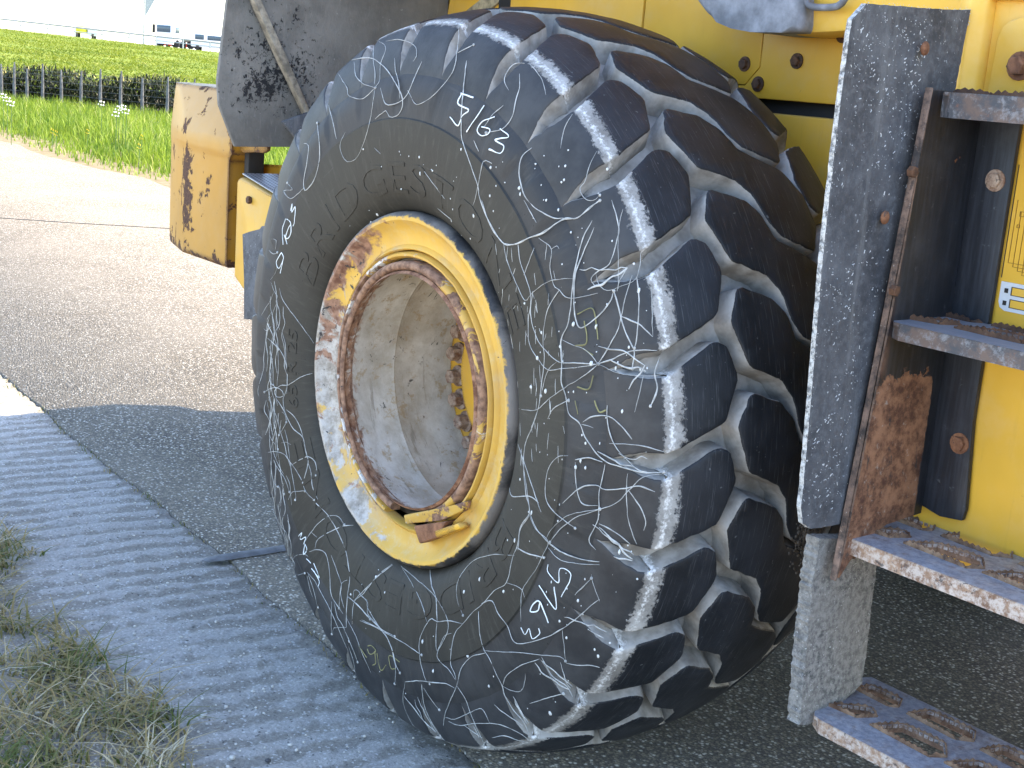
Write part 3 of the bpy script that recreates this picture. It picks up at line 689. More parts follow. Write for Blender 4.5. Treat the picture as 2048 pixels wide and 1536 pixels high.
# lock clip at the split of the rings
def on_hub(px, y):
    p = on(px, 1, y); return Vector((p[0], p[1], p[2]-HUB))
a = on_hub((826, 1052), -.004); b = on_hub((893, 1042), -.004); c = on_hub((872, 1076), -.004); d = on_hub((838, 1088), -.004)
prism('lock_clip', [a, b, c, d], (0, .03, 0), MT['rust'], RIM, bev=.004)
a = on_hub((866, 1062), -.008); b = on_hub((915, 1046), -.008); c = on_hub((920, 1058), -.008); d = on_hub((872, 1077), -.008)
prism('clip_tab', [a, b, c, d], (0, .028, 0), MT['yelbit'], RIM, bev=.005)
a = on_hub((806, 1030), -.002); b = on_hub((900, 1012), -.002); c = on_hub((930, 1002), -.002); d = on_hub((925, 1022), -.002); e = on_hub((880, 1042), -.002); f_ = on_hub((810, 1048), -.002)
prism('ring_end', [a, b, c, d, e, f_], (0, .02, 0), MT['rustring'], RIM, bev=.004)
# hub disc with its bolt circle, deep inside
lathe('hub_disc', [(.2865, .34), (.286, .332), (.215, .330), (.205, .322), (.195, .30), (.12, .285), (.02, .28)], 96, MT['lock'] if False else MT['yelbit'], RIM)
NB = 26
for k in range(NB):
    t = math.radians(176+k*360/NB); hexbolt('wheel_bolt', (.243*math.cos(t), .331, .243*math.sin(t)), (0, -1, 0), .0185, .036, MT['bolt'], RIM, True, k*.4)
# ------------------------------------------------------------------ dried paint threads, spots and chalked numbers on the sidewall
def side_hit(px):
    """where the line of sight through a photo pixel meets the tyre's outer side; in tyre coordinates"""
    d = ray(px); d = d/np.linalg.norm(d); o = CAM-np.array([0, 0, HUB]); prev = None
    for t in np.arange(1.9, 3.9, .004):
        p = o+d*t; r = math.hypot(p[0], p[2]); 
        if r > .80 or r < .398: prev = None; continue
        f = p[1]-side_y(r)
        if f >= 0:
            if prev is None: return None
            a = prev/(prev-f) if prev != f else 0; return p+d*(-.004*(1-a)) if False else p-d*.004*(f/(f-prev) if f != prev else 0)
        prev = f
    return None
A_ = lambda L: zpts(2.844, 480, 0, L)
D_ = lambda L: zpts(2.194, 950, 400, L)
C_ = lambda L: zpts(2.416, 500, 900, L)
E_ = lambda L: zpts(4.8, 480, 380, L)
F_ = lambda L: zpts(4.8, 500, 680, L)
G_ = lambda L: zpts(4.438, 540, 1000, L)
THREADS = []
for f, Ls in ((A_, [
 [(1290,345),(1275,470),(1262,620),(1262,780),(1300,900),(1355,1060),(1360,1110),(1390,1200),(1440,1310),(1500,1385)],
 [(1500,1385),(1570,1390),(1650,1350),(1720,1330),(1800,1270),(1850,1240),(1920,1240),(1990,1180),(2048,1140)],
 [(1355,1060),(1340,1130),(1325,1170)], [(1355,1060),(1385,920),(1435,930)],
 [(1240,110),(1245,200),(1235,300),(1215,400),(1150,490),(1080,560),(1005,595),(970,540),(955,515)],
 [(1240,300),(1290,275),(1330,255)],
 [(780,230),(830,270),(800,370),(795,460),(770,500),(760,570),(740,690),(710,800),(670,890),(630,920),(595,905),(570,830),(600,750)],
 [(620,345),(700,330),(760,335),(820,380),(860,430),(900,500),(925,560),(920,620),(890,660),(850,665),(830,630),(770,675)],
 [(650,350),(660,430),(700,475),(770,500)], [(770,500),(700,560),(620,545),(610,500),(560,420)],
 [(830,235),(900,225),(960,240),(1000,270),(1005,320),(985,350)],
 [(1590,420),(1590,500),(1570,570),(1555,650),(1520,710),(1480,740),(1400,755)],
 [(1620,360),(1560,365),(1520,410),(1505,460),(1530,515)], [(1640,360),(1690,410),(1725,470),(1740,540)],
 [(1890,650),(1850,720),(1830,800),(1825,845)],
 [(1660,840),(1600,900),(1590,1000),(1620,1110),(1690,1190),(1790,1240),(1840,1240)],
 [(365,815),(390,830),(380,930),(365,1010),(365,1070),(380,1080),(420,1030),(445,950),(455,860),(440,700)],
 [(365,1070),(290,1130),(250,1085),(300,1080),(270,1040)],
 [(800,500),(830,590),(900,585),(950,540),(990,450),(1035,350)], [(880,330),(885,400),(905,480),(910,560)],
 [(2030,860),(1990,940),(1960,1040),(1935,1070),(1960,1130),(2010,1140),(2048,1110)],
 [(760,260),(760,340),(770,420),(765,480)], [(505,600),(530,700),(550,790)], [(1025,945),(1090,1030),(1165,1130)], [(1125,1185),(1205,1250)], [(765,840),(800,875)], [(1330,800),(1360,860)],[(1500,600),(1440,650),(1390,720)]]),
 (D_, [
 [(30,0),(60,90),(120,185),(165,195),(240,165),(300,140),(380,90),(440,80),(500,40),(545,0)],
 [(125,185),(140,260),(180,360),(220,440),(250,410),(300,370),(350,350),(430,345)],
 [(190,195),(200,270),(240,390),(245,460),(235,530),(240,630),(280,700),(320,745),(380,740),(450,735),(540,720)],
 [(280,165),(335,215),(330,290),(345,370),(370,395),(410,430),(490,420),(540,410)], [(335,215),(360,200),(370,215)],
 [(370,395),(320,480),(300,600),(305,700),(290,830),(280,910),(250,1000),(220,1080),(215,1180),(225,1290),(240,1370),(200,1440),(190,1536)],
 [(240,1370),(270,1440),(320,1500),(370,1536)],
 [(515,90),(470,180),(440,300),(430,380),(410,540),(380,610),(380,720),(380,800),(400,870),(415,940),(460,980),(490,1050),(550,1130),(620,1165),(740,1195),(830,1195)],
 [(525,120),(480,220),(440,330),(435,440),(440,510),(465,560),(540,510),(590,450),(610,400)],
 [(600,0),(630,110),(625,170),(600,260),(580,290),(530,320),(510,350),(530,380)], [(530,320),(545,370),(580,395),(640,380),(710,340),(730,230)],
 [(650,40),(630,130),(630,280),(630,390)], [(610,400),(630,470),(640,510),(660,580),(690,640),(700,670),(690,740)],
 [(640,510),(720,545),(780,600)], [(710,340),(720,450),(710,600),(700,650)], [(690,330),(660,430),(630,560),(590,640),(540,720)],
 [(540,720),(600,700),(640,680),(700,660),(800,660)], [(540,720),(620,755),(700,770),(800,770),(860,750)],
 [(540,720),(480,770),(400,820),(330,870),(270,920),(210,920),(180,910)], [(175,1010),(172,800),(190,770)], [(360,710),(320,750),(290,860)],
 [(255,400),(245,500),(270,600),(310,660),(370,710),(450,715),(530,720)], [(375,610),(440,640),(490,660),(540,720)],
 [(770,300),(775,430),(780,600)], [(740,770),(720,860),(700,930)], [(810,690),(790,760),(800,830),(770,905)],
 [(410,1120),(360,1130),(320,1190),(310,1300),(350,1370),(440,1440)], [(580,900),(580,970),(600,1050),(640,1110),(700,1170),(740,1195)],
 [(465,980),(520,950),(590,950),(640,990),(690,1050)], [(460,980),(520,1000)],
 [(570,1160),(560,1220),(545,1290),(540,1400),(500,1490),(530,1536)], [(385,1330),(460,1265),(530,1250),(570,1270),(660,1265),(720,1255),(790,1280)],
 [(670,1200),(665,1270),(670,1380),(690,1460),(710,1510)], [(670,1270),(720,1340),(750,1410),(740,1450)],
 [(830,1200),(740,1215),(680,1270),(620,1330),(540,1360),(450,1390),(380,1440),(330,1500)], [(440,1150),(445,1250),(470,1330),(540,1340)],
 [(440,1140),(500,1130),(560,1150)], [(590,1070),(650,1070),(740,1080),(830,1105)], [(175,1030),(210,1130),(260,1280),(290,1370)],
 [(150,1250),(165,1300),(240,1300),(280,1330)], [(545,1420),(620,1460),(680,1510)],[(320,960),(350,910),(410,880)],[(260,210),(215,330)],[(270,100),(215,0)]]),
 (C_, [
 [(1310,0),(1340,200),(1350,310),(1310,380),(1290,470),(1270,520),(1240,640),(1180,680),(1130,740),(1080,780),(1030,840),(990,890),(970,1020),(990,1080),(1000,1130)],
 [(1350,310),(1380,380),(1440,440),(1420,500),(1380,580),(1320,670),(1310,740),(1310,830)], [(1430,430),(1460,380),(1530,320),(1600,300),(1690,285)],
 [(1280,510),(1180,505),(1090,530),(1030,590),(1000,660),(1005,730),(1030,800)], [(1440,450),(1520,500),(1610,530),(1690,540)],
 [(1440,470),(1500,530),(1600,550),(1690,555)], [(1290,470),(1340,500),(1420,520)], [(1240,640),(1310,670),(1330,720)],
 [(1030,840),(960,825),(905,830),(880,815),(855,840),(820,920),(825,1020),(850,1110),(870,1130)], [(905,830),(900,900),(905,970),(940,900),(975,885)],
 [(870,580),(880,660),(900,720),(905,830)], [(730,560),(780,640),(830,740),(855,830)],
 [(690,555),(620,610),(540,690),(500,730)], [(540,700),(570,740),(570,790),(620,850),(670,920),(695,990),(705,1060),(700,1130)],
 [(470,700),(560,790),(640,870),(740,930),(830,990)], [(540,820),(620,860),(700,900)],
 [(730,560),(800,620),(880,690),(930,760),(955,820),(955,880),(910,970),(910,1010),(960,1060),(1000,1120)],
 [(1120,740),(1170,730),(1200,790),(1245,850),(1280,930),(1350,930),(1430,905),(1500,870),(1570,820),(1650,750),(1690,720)],
 [(1105,780),(1110,880),(1130,960),(1160,1010),(1190,1080),(1220,1140),(1230,1180),(1270,1250),(1320,1310),(1350,1370)],
 [(1130,970),(1220,975),(1320,980),(1410,990),(1500,1000),(1530,1030)], [(1140,980),(1070,1000),(1020,1060),(1000,1140),(960,1230),(940,1290),(935,1330)],
 [(1220,1140),(1240,1090),(1310,1040),(1400,1010)], [(1220,1140),(1260,1160),(1310,1165),(1330,1110),(1330,1080)],
 [(1000,1140),(1040,1200),(1070,1280),(1100,1350),(1130,1420),(1130,1460)], [(750,1120),(820,1115),(900,1125),(950,1130),(990,1150)],
 [(750,1120),(740,1200),(750,1250),(790,1330),(860,1400)], [(830,1130),(840,1220),(870,1300),(920,1380),(960,1420)], [(840,1150),(880,1210),(915,1255)],
 [(945,1290),(990,1300),(1060,1270),(1120,1250),(1160,1320)], [(960,1310),(1010,1330),(1100,1320),(1200,1325),(1290,1360),(1350,1400)], [(1170,1390),(1230,1380),(1290,1400),(1340,1410)],
 [(1410,1000),(1460,1090),(1530,1140),(1560,1190)], [(1530,1030),(1590,1040),(1640,1040),(1690,1050)], [(1510,870),(1520,960),(1525,1020)], [(1650,600),(1660,650),(1690,730)], [(1570,700),(1650,620)], [(1350,1225),(1430,1200),(1515,1178)]]),
 (E_, [[(300,890),(330,970),(360,1020),(350,1070),(375,1140),(385,1220),(375,1310),(345,1350),(365,1450),(370,1530)], [(325,980),(290,1070),(250,1130),(205,1205)], [(380,940),(400,1020),(440,1100),(560,1260),(710,1470)], [(290,1110),(310,1190),(330,1290),(335,1340)], [(230,1330),(260,1350),(300,1310)], [(250,1410),(310,1460),(370,1530)], [(355,740),(340,800),(295,860)], [(280,580),(320,615),(360,600)],[(300,470),(350,480),(340,570)]]),
 (F_, [[(190,0),(270,70),(330,170),(355,280),(360,420),(345,500),(320,560),(330,660),(350,740),(345,800),(280,915)], [(600,318),(480,360),(370,430),(290,440),(240,490),(260,545),(320,540),(310,490),(250,455),(190,470),(140,500)],
 [(260,570),(330,680),(400,830),(460,890),(510,940),(540,1080),(560,1180),(510,1370)], [(350,670),(430,740),(480,830),(510,930)], [(400,1200),(480,1150),(560,1120),(620,1160),(640,1230),(635,1300)], [(560,1180),(590,1280),(600,1400),(650,1530)],
 [(340,1110),(430,1230),(490,1330),(540,1460),(620,1536)], [(370,1536),(410,1460),(530,1450)], [(160,1080),(240,1070),(320,1090),(380,1160),(400,1260),(440,1490),(435,1536)], [(335,860),(360,960),(385,1160)], [(300,990),(350,980),(395,1005)],
 [(150,910),(180,830),(220,660),(240,560)], [(210,540),(170,600),(190,700),(200,800),(220,910)], [(240,560),(240,800),(270,1050)], [(280,700),(260,800),(200,1060)], [(190,60),(220,240),(225,430)], [(265,20),(275,250),(260,440)],
 [(230,1150),(250,1220),(240,1380),(270,1410)], [(250,1200),(340,1340),(380,1460)], [(310,690),(340,720),(350,790)], [(280,1150),(300,1300),(330,1480)]]),
 (G_, [[(380,0),(510,130),(600,280),(670,440),(700,600),(710,700),(690,850),(680,1000),(680,1130)], [(320,360),(370,280),(450,190),(540,140),(610,150),(660,220)], [(740,225),(660,230),(580,260),(430,345),(400,430)], [(370,290),(420,330)],
 [(350,460),(420,440),(490,470),(520,560),(535,700),(550,850),(650,1010)], [(550,900),(545,1050),(550,1190)], [(560,1190),(570,1135),(680,1130)], [(545,490),(600,640),(635,750),(630,840),(660,960)], [(690,710),(640,740),(620,870),(615,960)],
 [(330,640),(400,720),(470,850),(540,980),(600,1120),(690,1330)], [(340,660),(380,770),(410,880),(420,950)], [(330,670),(360,800),(380,860)], [(200,560),(220,500),(300,480),(340,500)], [(190,560),(230,660),(310,650)], [(680,1050),(760,1200),(820,1360),(900,1536)], [(570,900),(600,1040),(640,1100),(740,1330),(780,1440)], [(1085,570),(960,670),(830,830),(760,890),(735,980),(730,1100)], [(740,870),(750,800),(790,810),(810,850),(860,890),(870,960),(960,1110),(1020,1180)], [(690,860),(780,930),(890,1060)], [(800,1070),(900,1110),(1010,1170),(1154,1250)], [(1020,1180),(1080,1310),(1110,1440),(1154,1536)], [(700,1300),(740,1420),(760,1536)]])):
    for L in Ls: THREADS.append(f(L))
def surf_path(pxs, step=5.0):
    dense = smooth_path(pxs, step); out = []; cur = []
    for p in dense:
        h = side_hit(p)
        if h is None:
            if len(cur) > 1: out.append(cur)
            cur = []
        else: cur.append(h)
    if len(cur) > 1: out.append(cur)
    return out
def ribbon(bm, P, w, h, n=5, seed=0, taper=True):
    """a half-round bead lying on the sidewall"""
    P = [Vector(p) for p in P]; rings = []; m = len(P)
    for i, p in enumerate(P):
        t = (P[min(i+1, m-1)]-P[max(i-1, 0)]); 
        if t.length < 1e-6: continue
        t.normalize(); r = math.hypot(p.x, p.z); nr, ny = side_n(min(.795, max(.40, r))); nn = Vector((nr*p.x/r, ny, nr*p.z/r)); b = t.cross(nn).normalized()
        k = .62+.75*abs(mnoise.noise(Vector((p.x*19+seed, p.y*19, p.z*19))))+.35*max(0, mnoise.noise(Vector((p.x*70+seed, p.y*70, p.z*70))))
        if taper: k *= min(1, .45+min(i, m-1-i)*.2)
        j = b*(.0011*mnoise.noise(Vector((p.x*60, p.z*60, seed))))
        rings.append([bm.verts.new(p+j+b*(math.cos(math.pi*q/(n-1))*w*k)+nn*(math.sin(math.pi*q/(n-1))*h*k+.0004)) for q in range(n)])
    for A, B in zip(rings, rings[1:]):
        for q in range(n-1): bm.faces.new((A[q], A[q+1], B[q+1], B[q]))
def blob(bm, c, rx, rz, h):
    c = Vector(c); r = math.hypot(c.x, c.z); nr, ny = side_n(min(.795, max(.40, r))); nn = Vector((nr*c.x/r, ny, nr*c.z/r)); a = Vector((0, 0, 1)); a = (a-nn*a.dot(nn)).normalized(); b = nn.cross(a)
    base = [bm.verts.new(c+(a*math.cos(k*math.pi/4)*rz+b*math.sin(k*math.pi/4)*rx)*random.uniform(.85, 1.15)-nn*.0005) for k in range(8)]
    mid = [bm.verts.new(c+(a*math.cos(k*math.pi/4)*rz+b*math.sin(k*math.pi/4)*rx)*.7+nn*h*.7) for k in range(8)]; top = bm.verts.new(c+nn*h)
    for k in range(8):
        bm.faces.new((base[k], base[(k+1) % 8], mid[(k+1) % 8], mid[k])); bm.faces.new((mid[k], mid[(k+1) % 8], top))
bm = bmesh.new()
for i, L in enumerate(THREADS):
    w = random.choice((.0007, .0009, .0011, .0014))
    for P in surf_path(L): ribbon(bm, P, w, .0012, 5, i*3.7)
    if random.random() < .3:
        h = side_hit(L[-1])
        if h is not None: blob(bm, h, .0032, .0036, .003)
# fine vertical drizzle near the rear shoulder and smears at the groove mouths
for k in range(46):
    x = 545+random.gauss(0, 9)+max(0, 0); y = random.uniform(560, 1180); x += max(0, (y-900))*.16; L = [(x, y)]
    for s in range(random.randint(3, 7)): L.append((L[-1][0]+random.gauss(1.0 if y > 850 else 0, 4), L[-1][1]+random.uniform(14, 30)))
    for P in surf_path(L): ribbon(bm, P, random.choice((.0008, .0011)), .001, 4, k*1.3)
for i in range(NP):
    a0 = TH0+i*PD+2.2                    # mouth of the lateral groove just above each near block
    if not -85 < ((a0+180) % 360)-180 < 40: continue
    for s in range(random.randint(2, 3)):
        r = .772; a = a0+random.uniform(-1.2, 1.2); P = []
        da = random.gauss(0, .9)
        for q in range(random.randint(4, 9)):
            th = math.radians(a); P.append((r*math.cos(th), side_y(r)-.001, r*math.sin(th))); r -= random.uniform(.008, .014); a += da*.5+random.gauss(0, .25)
        ribbon(bm, smooth_path(P, .006), random.choice((.0010, .0014, .002)), .0012, 5, i+s*.3)
me = from_bm('paint_threads', bm, True)
o = link('paint_threads', me, MT['strand'], TYRE); o['kind'] = 'stuff'; o['label'] = 'web of dried white paint threads'
bm = bmesh.new(); cnt = 0
while cnt < 210:
    if cnt < 120: px = (random.gauss(1150, 95), random.uniform(330, 1300))
    elif cnt < 165: px = (random.gauss(900, 120), random.uniform(280, 480))
    else: px = (random.uniform(620, 1250), random.uniform(1120, 1440))
    h = side_hit(px); cnt += 1
    if h is None: continue
    r = random.choice((.0008, .001, .0013, .0016, .0022, .0028)) if random.random() < .9 else .0036
    blob(bm, h, r*random.uniform(.7, 1.1), r*random.uniform(.9, 1.9), min(.0025, r*.7))
for k in range(70):
    px = (random.uniform(990, 1130), random.uniform(480, 900)); L = [px, (px[0]+random.gauss(0, 2), px[1]+random.uniform(8, 36))]
    for P in surf_path(L): ribbon(bm, P, random.choice((.0005, .0008)), .0006, 4, k)
o = link('paint_spots', from_bm('paint_spots', bm, True), MT['drop'], TYRE); o['kind'] = 'stuff'; o['label'] = 'spatter of white paint spots'
# chalked tyre numbers 5163, as written at several places round the sidewall
def chalk(strokes, mat_, w, label=None):
    bm = bmesh.new()
    for i, L in enumerate(strokes):
        for P in surf_path(L, 3.0): ribbon(bm, P, w, .0012, 4, i*2.2, taper=False)
    o = link('chalk_number', from_bm('chalk_number', bm, True), mat_, TYRE)
    if label: o['label'] = label
    return o
chalk([A_(L) for L in ([(1330,556),(1258,530)], [(1262,532),(1240,590),(1300,625),(1265,660),(1240,715),(1195,665)], [(1390,600),(1290,750)], [(1450,665),(1380,690),(1350,740),(1370,770),(1410,765),(1422,735),(1375,722)], [(1480,732),(1527,778),(1452,795),(1500,830),(1482,872),(1418,850)])], MT['chalk'], .0015, 'white chalked 5163 near the top of the sidewall')
chalk([E_(L) for L in ([(490,200),(503,132),(500,215),(532,160),(525,300),(510,345)], [(450,280),(485,310),(492,400),(465,462),(440,455),(465,370),(490,330)], [(440,275),(410,380),(415,525)], [(425,430),(455,520)], [(400,600),(420,655),(375,750),(350,690),(400,600)], [(415,670),(388,800)])], MT['chalk'], .0012, 'white chalked 5163 at the rear of the sidewall')
chalk([C_(L) for L in ([(1440,552),(1442,590),(1490,640),(1500,572),(1552,605),(1505,710)], [(1470,660),(1478,770),(1398,655)], [(1442,835),(1402,735),(1372,742),(1356,780),(1392,775),(1402,738)], [(1310,858),(1330,890),(1350,862),(1365,912),(1400,890),(1397,860)])], MT['chalk'], .0013, 'white chalked 5163 upside down at lower front')
chalk([G_(L) for L in ([(255,320),(285,290),(270,350),(320,330),(300,390)], [(310,390),(330,440),(300,480),(310,400)], [(325,520),(365,560)], [(390,560),(440,690),(370,610)], [(390,630),(438,720),(430,765)])], MT['chalk'], .0015, 'white chalked 5163 at the lower rear edge')
chalk([G_(L) for L in ([(870,1300),(900,1290),(940,1340),(890,1370),(865,1320)], [(930,1340),(940,1450),(910,1465)], [(950,1360),(985,1510),(1035,1460)], [(1154,1440),(1060,1380),(1075,1490),(1120,1500)], [(790,1290),(860,1400)])], MT['chalky'], .0016, 'faded yellow chalked number low on the sidewall')
chalk([D_(L) for L in ([(450,500),(518,480),(540,612)], [(480,530),(490,625),(440,640)], [(450,820),(500,830),(520,770)], [(440,880),(452,940)], [(525,880),(545,930),(575,920)], [(470,650),(520,680)])], MT['chalky'], .0015, 'faint yellow chalk marks in the middle of the web')['kind'] = 'stuff'

# dried mud caked on one tread bar low at the front
bm = bmesh.new()
for k in range(240):
    th = math.radians(random.gauss(-8.5, 2.0)); y = random.gauss(.405, .022); r = rad(y)+.001
    bmesh.ops.create_icosphere(bm, subdivisions=1, radius=random.uniform(.0012, .0045), matrix=Matrix.Translation((r*math.cos(th), y, r*math.sin(th))) @ Matrix.Rotation(th, 4, 'Y') @ Matrix.Diagonal((.45, 1, 1, 1)))
o = link('caked_mud', from_bm('caked_mud', bm, True), m_plain('brown_mud', (.13, .115, .10), .95, .3, 60, bump=.5), TYRE); o['kind'] = 'stuff'
# ------------------------------------------------------------------ loader body
def bpart(*a, **k): return box(*a, parent=LOADER, **k)
# engine hood: side panels behind the tyre (pieces with open joints), dark core behind the joints
bpart('chassis_frame', -1.15, .953, .80, 2.12, .55, 1.62, MT['under'], bev=.01)
def panel(name, x0, x1, z0, z1, y=.75, th=.02, mt='yel', bev=.006): return bpart(name, x0, x1, y, y+th, z0, z1, MT[mt], bev=bev)
bpart('panel_backing', -.80, .96, .785, .80, 1.10, 2.36, MT['gap'], bev=.002)
panel('hood_panel', -.70, -.148, 1.52, 2.35); 
# the middle panel has a notched lower front corner
prism('hood_panel', [(-.142, .75, 2.35), (.262, .75, 2.35), (.262, .75, 1.605), (.222, .75, 1.563), (-.142, .75, 1.563)], (0, .02, 0), MT['yel'], LOADER, bev=.004)
prism('hood_panel', [(.267, .752, 2.35), (.93, .752, 2.35), (.93, .752, 1.535), (-.142, .752, 1.535), (-.142, .752, 1.558), (.224, .752, 1.558), (.267, .752, 1.602)], (0, .02, 0), MT['yel'], LOADER, bev=.004)
panel('frame_panel', -.75, .96, .95, 1.505, y=.765)
for px in ((1490, 128), (1594, 122), (1516, 168), (1686, 70)):
    p = on(px, 1, .75); hexbolt('panel_bolt', (p[0], .75, p[2]), (0, -1, 0), .012, .012, MT['rustdark'], LOADER, True, p[0]*9)
# hood top, rear overhang and cab: above the frame, they carry the shade
bpart('hood', -1.42, .95, .80, 1.90, 1.62, 2.45, MT['yel'], bev=.05, seg=3)
prism('hood_tail', [(-1.30, .72, 1.86), (-2.38, .80, 1.86), (-2.46, .80, 1.95), (-2.46, .80, 2.36), (-2.30, .80, 2.46), (-1.30, .72, 2.46)], (0, 1.22, 0), MT['yel'], LOADER, bev=.03)
bpart('sun_blocker_top', -1.75, .95, .38, 1.0, 2.33, 2.43, MT['yel'], bev=.01)  # unseen slab added to keep the sun off the tyre top and fender
bpart('sun_blocker_rear', -2.42, -1.15, 1.20, 1.95, .80, 1.88, MT['under'], bev=.05)  # unseen mass added to stop sun passing beneath the hood tail
bpart('sun_blocker_far', -1.9, -.9, 1.95, 2.30, .75, 1.9, MT['yel'], bev=.03)  # unseen far-side block added to shut the sun out
bpart('cab_base', .95, 2.75, .60, 2.10, 1.80, 2.05, MT['yel'], bev=.03)
cab = bpart('cab', .98, 2.60, .68, 2.02, 2.05, 3.45, MT['gap'], bev=.06, seg=3)
bpart('cab_window', 1.15, 2.45, .668, .682, 2.25, 3.25, MT['glass'], bev=.003)
# upper ledge over the panels and the dusty grey moulding at its end
a = [on(p, 1, .64) for p in ((1603, 64), (1715, 56), (1720, -60), (1603, -60))]
prism('hood_ledge', [(.44, .64, 1.672), (.93, .64, 1.705), (.93, .64, 1.86), (.44, .64, 1.86)], (0, .17, 0), MT['yelpanel'], LOADER, bev=.012)
gy = .60; gp_ = [on(p, 1, gy) for p in ((1372, -40), (1390, 2), (1410, 28), (1432, 44), (1462, 57), (1500, 64), (1560, 65), (1601, 64), (1604, -40))]
prism('grey_moulding', [(p[0], gy, p[2]) for p in gp_], (0, .18, 0), MT['dusty'], LOADER, bev=.016, seg=3)
bm = bmesh.new(); hp = [on(p, 1, .615) for p in ((1612, -14), (1614, 4), (1624, 13), (1650, 15), (1676, 12), (1690, -2), (1694, -16))]
tube_bm(bm, smooth_path([(p[0], .615, p[2]) for p in hp], .01), .0075, 10)
link('grab_loop', from_bm('grab_loop', bm, True, 50), MT['dusty'], LOADER)
# front fuel-tank side with its covers, behind the ladder
bpart('fuel_tank', .955, 2.75, .520, 2.25, .675, 1.80, MT['yelpanel'], bev=.02, seg=3)
prism('tank_fold', [(.955, .521, 1.80), (.955, .49, 1.80), (.985, .478, 1.80), (1.005, .50, 1.80), (1.010, .521, 1.80)], (0, 0, -.98), MT['yelpanel'], LOADER, bev=.004)
a = [(1.022, 1.55), (1.028, 1.672), (1.034, 1.690), (1.048, 1.702), (1.066, 1.705), (1.62, 1.72), (1.62, 1.55)]
prism('access_cover', [(x, .507, z) for x, z in a], (0, .016, 0), MT['yelpanel'], LOADER, bev=.005)
p = on((2040, 132), 1, .505); hexbolt('cover_bolt', (p[0], .507, p[2]), (0, -1, 0), .017, .02, MT['rust'], LOADER, True, .4)
bpart('cover_shadow_lip', 1.00, 1.66, .500, .53, 1.735, 1.765, MT['yelpanel'], bev=.006)
fw = TYRE.copy(); COL.objects.link(fw); fw.parent = LOADER; fw.location = (0, 2.72, HUB); fw.rotation_euler = (0, 0, math.pi); fw.pop('label', None)
for o_ in [c for c in TYRE.children if c.name.startswith('tread_block')]:
    c_ = o_.copy(); COL.objects.link(c_); c_.parent = fw
fr_ = RIM.copy(); COL.objects.link(fr_); fr_.parent = LOADER; fr_.location = (0, 2.72, HUB); fr_.rotation_euler = (0, 0, math.pi); fr_.pop('label', None)
bm = bmesh.new(); tube_bm(bm, [(0, .50, HUB), (0, .8, HUB), (0, 2.2, HUB)], .16, 16); link('axle', from_bm('axle', bm, True, 40), MT['under'], LOADER)
# decals on the tank: line diagram and white sticker with two windows
def decal(name, x0, x1, z0, z1, y, mt): return bpart(name, x0, x1, y, y+.001, z0, z1, MT[mt], bev=0)
DEC = bpart('line_diagram', 1.1012, 1.1026, .5185, .5195, 1.262, 1.46, MT['ink'], bev=0)
for i in range(4):
    x = 1.110+i*.010; z = 1.278-.006*i+.012
    for nm, x0, x1, z0, z1 in (('diagram_line', x, x+.0007, z, 1.40-.02*i), ('diagram_line', x, 1.30, z-.0007, z)):
        link(nm, from_bm(nm, box_bm(x0, x1, .5186, .5196, z0, z1)), m_ink2 if 'm_ink2' in globals() else globals().setdefault('m_ink2', m_plain('brown_diagram_ink', (.26, .14, .015), .6)), DEC)
for x, z, s in ((1.118, 1.372, .008), (1.116, 1.352, .005)):
    for x0, x1, z0, z1 in ((x, x+s, z, z+.0008), (x, x+s, z+s, z+s+.0008), (x, x+.0008, z, z+s), (x+s, x+s+.0008, z, z+s)):
        link('diagram_box', from_bm('diagram_box', box_bm(x0, x1, .5186, .5196, z0, z1)), m_ink2, DEC)
a = [(1.104, 1.256), (1.32, 1.256), (1.32, 1.205), (1.118, 1.205), (1.108, 1.210), (1.104, 1.220)]
STK = prism('sticker', [(x, .5180, z) for x, z in a], (0, .0012, 0), MT['lamp'], LOADER)
for z0 in (1.213, 1.235):
    link('sticker_window', from_bm('sticker_window', box_bm(1.128, 1.31, .5170, .5185, z0, z0+.013)), MT['yelpanel'], STK)
    for x0, x1, za, zb in ((1.126, 1.31, z0-.0012, z0), (1.126, 1.31, z0+.013, z0+.0142), (1.126, 1.128, z0, z0+.013)):
        link('sticker_line', from_bm('sticker_line', box_bm(x0, x1, .5168, .5186, za, zb)), MT['ink'], STK)
    link('sticker_symbol', from_bm('sticker_symbol', box_bm(1.113, 1.120, .5168, .5186, z0+.002, z0+.010)), MT['ink'], STK)
# front mud flap, hanging across the front of the tyre
fo = [(.19, 1.700), (.160, 1.672), (.158, 1.55), (.160, 1.30), (.168, 1.05), (.172, .90), (.172, .852), (.182, .822), (.205, .808), (.30, .806), (.47, .81), (.463, 1.57), (.473, 1.715), (.40, 1.709), (.26, 1.703)]
fo2 = []
for p, q in zip(fo, fo[1:]+fo[:1]):
    n = max(1, int(math.dist(p, q)/.008))
    for k in range(n):
        y = p[0]+(q[0]-p[0])*k/n; z = p[1]+(q[1]-p[1])*k/n; fo2.append((y+.0016*mnoise.noise(Vector((y*90, z*90, 0))), z+.0014*mnoise.noise(Vector((y*90, z*90, 5)))))
bm = bmesh.new(); fr = [bm.verts.new((1.0+.010*math.sin(z*3), y, z)) for y, z in fo2]; bk = [bm.verts.new((.990+.010*math.sin(z*3), y, z)) for y, z in fo2]; n = len(fo2)
ff = bm.faces.new(fr); fb = bm.faces.new(bk[::-1])
for k in range(n):
    f = bm.faces.new((fr[k], bk[k], bk[(k+1) % n], fr[(k+1) % n])); f.material_index = 1
FLAP = link('mud_flap', from_bm('mud_flap', bm, False), [MT['flap'], MT['fray']], LOADER); FLAP['label'] = 'dark rubber mud flap with frayed white edge'
bm = bmesh.new()
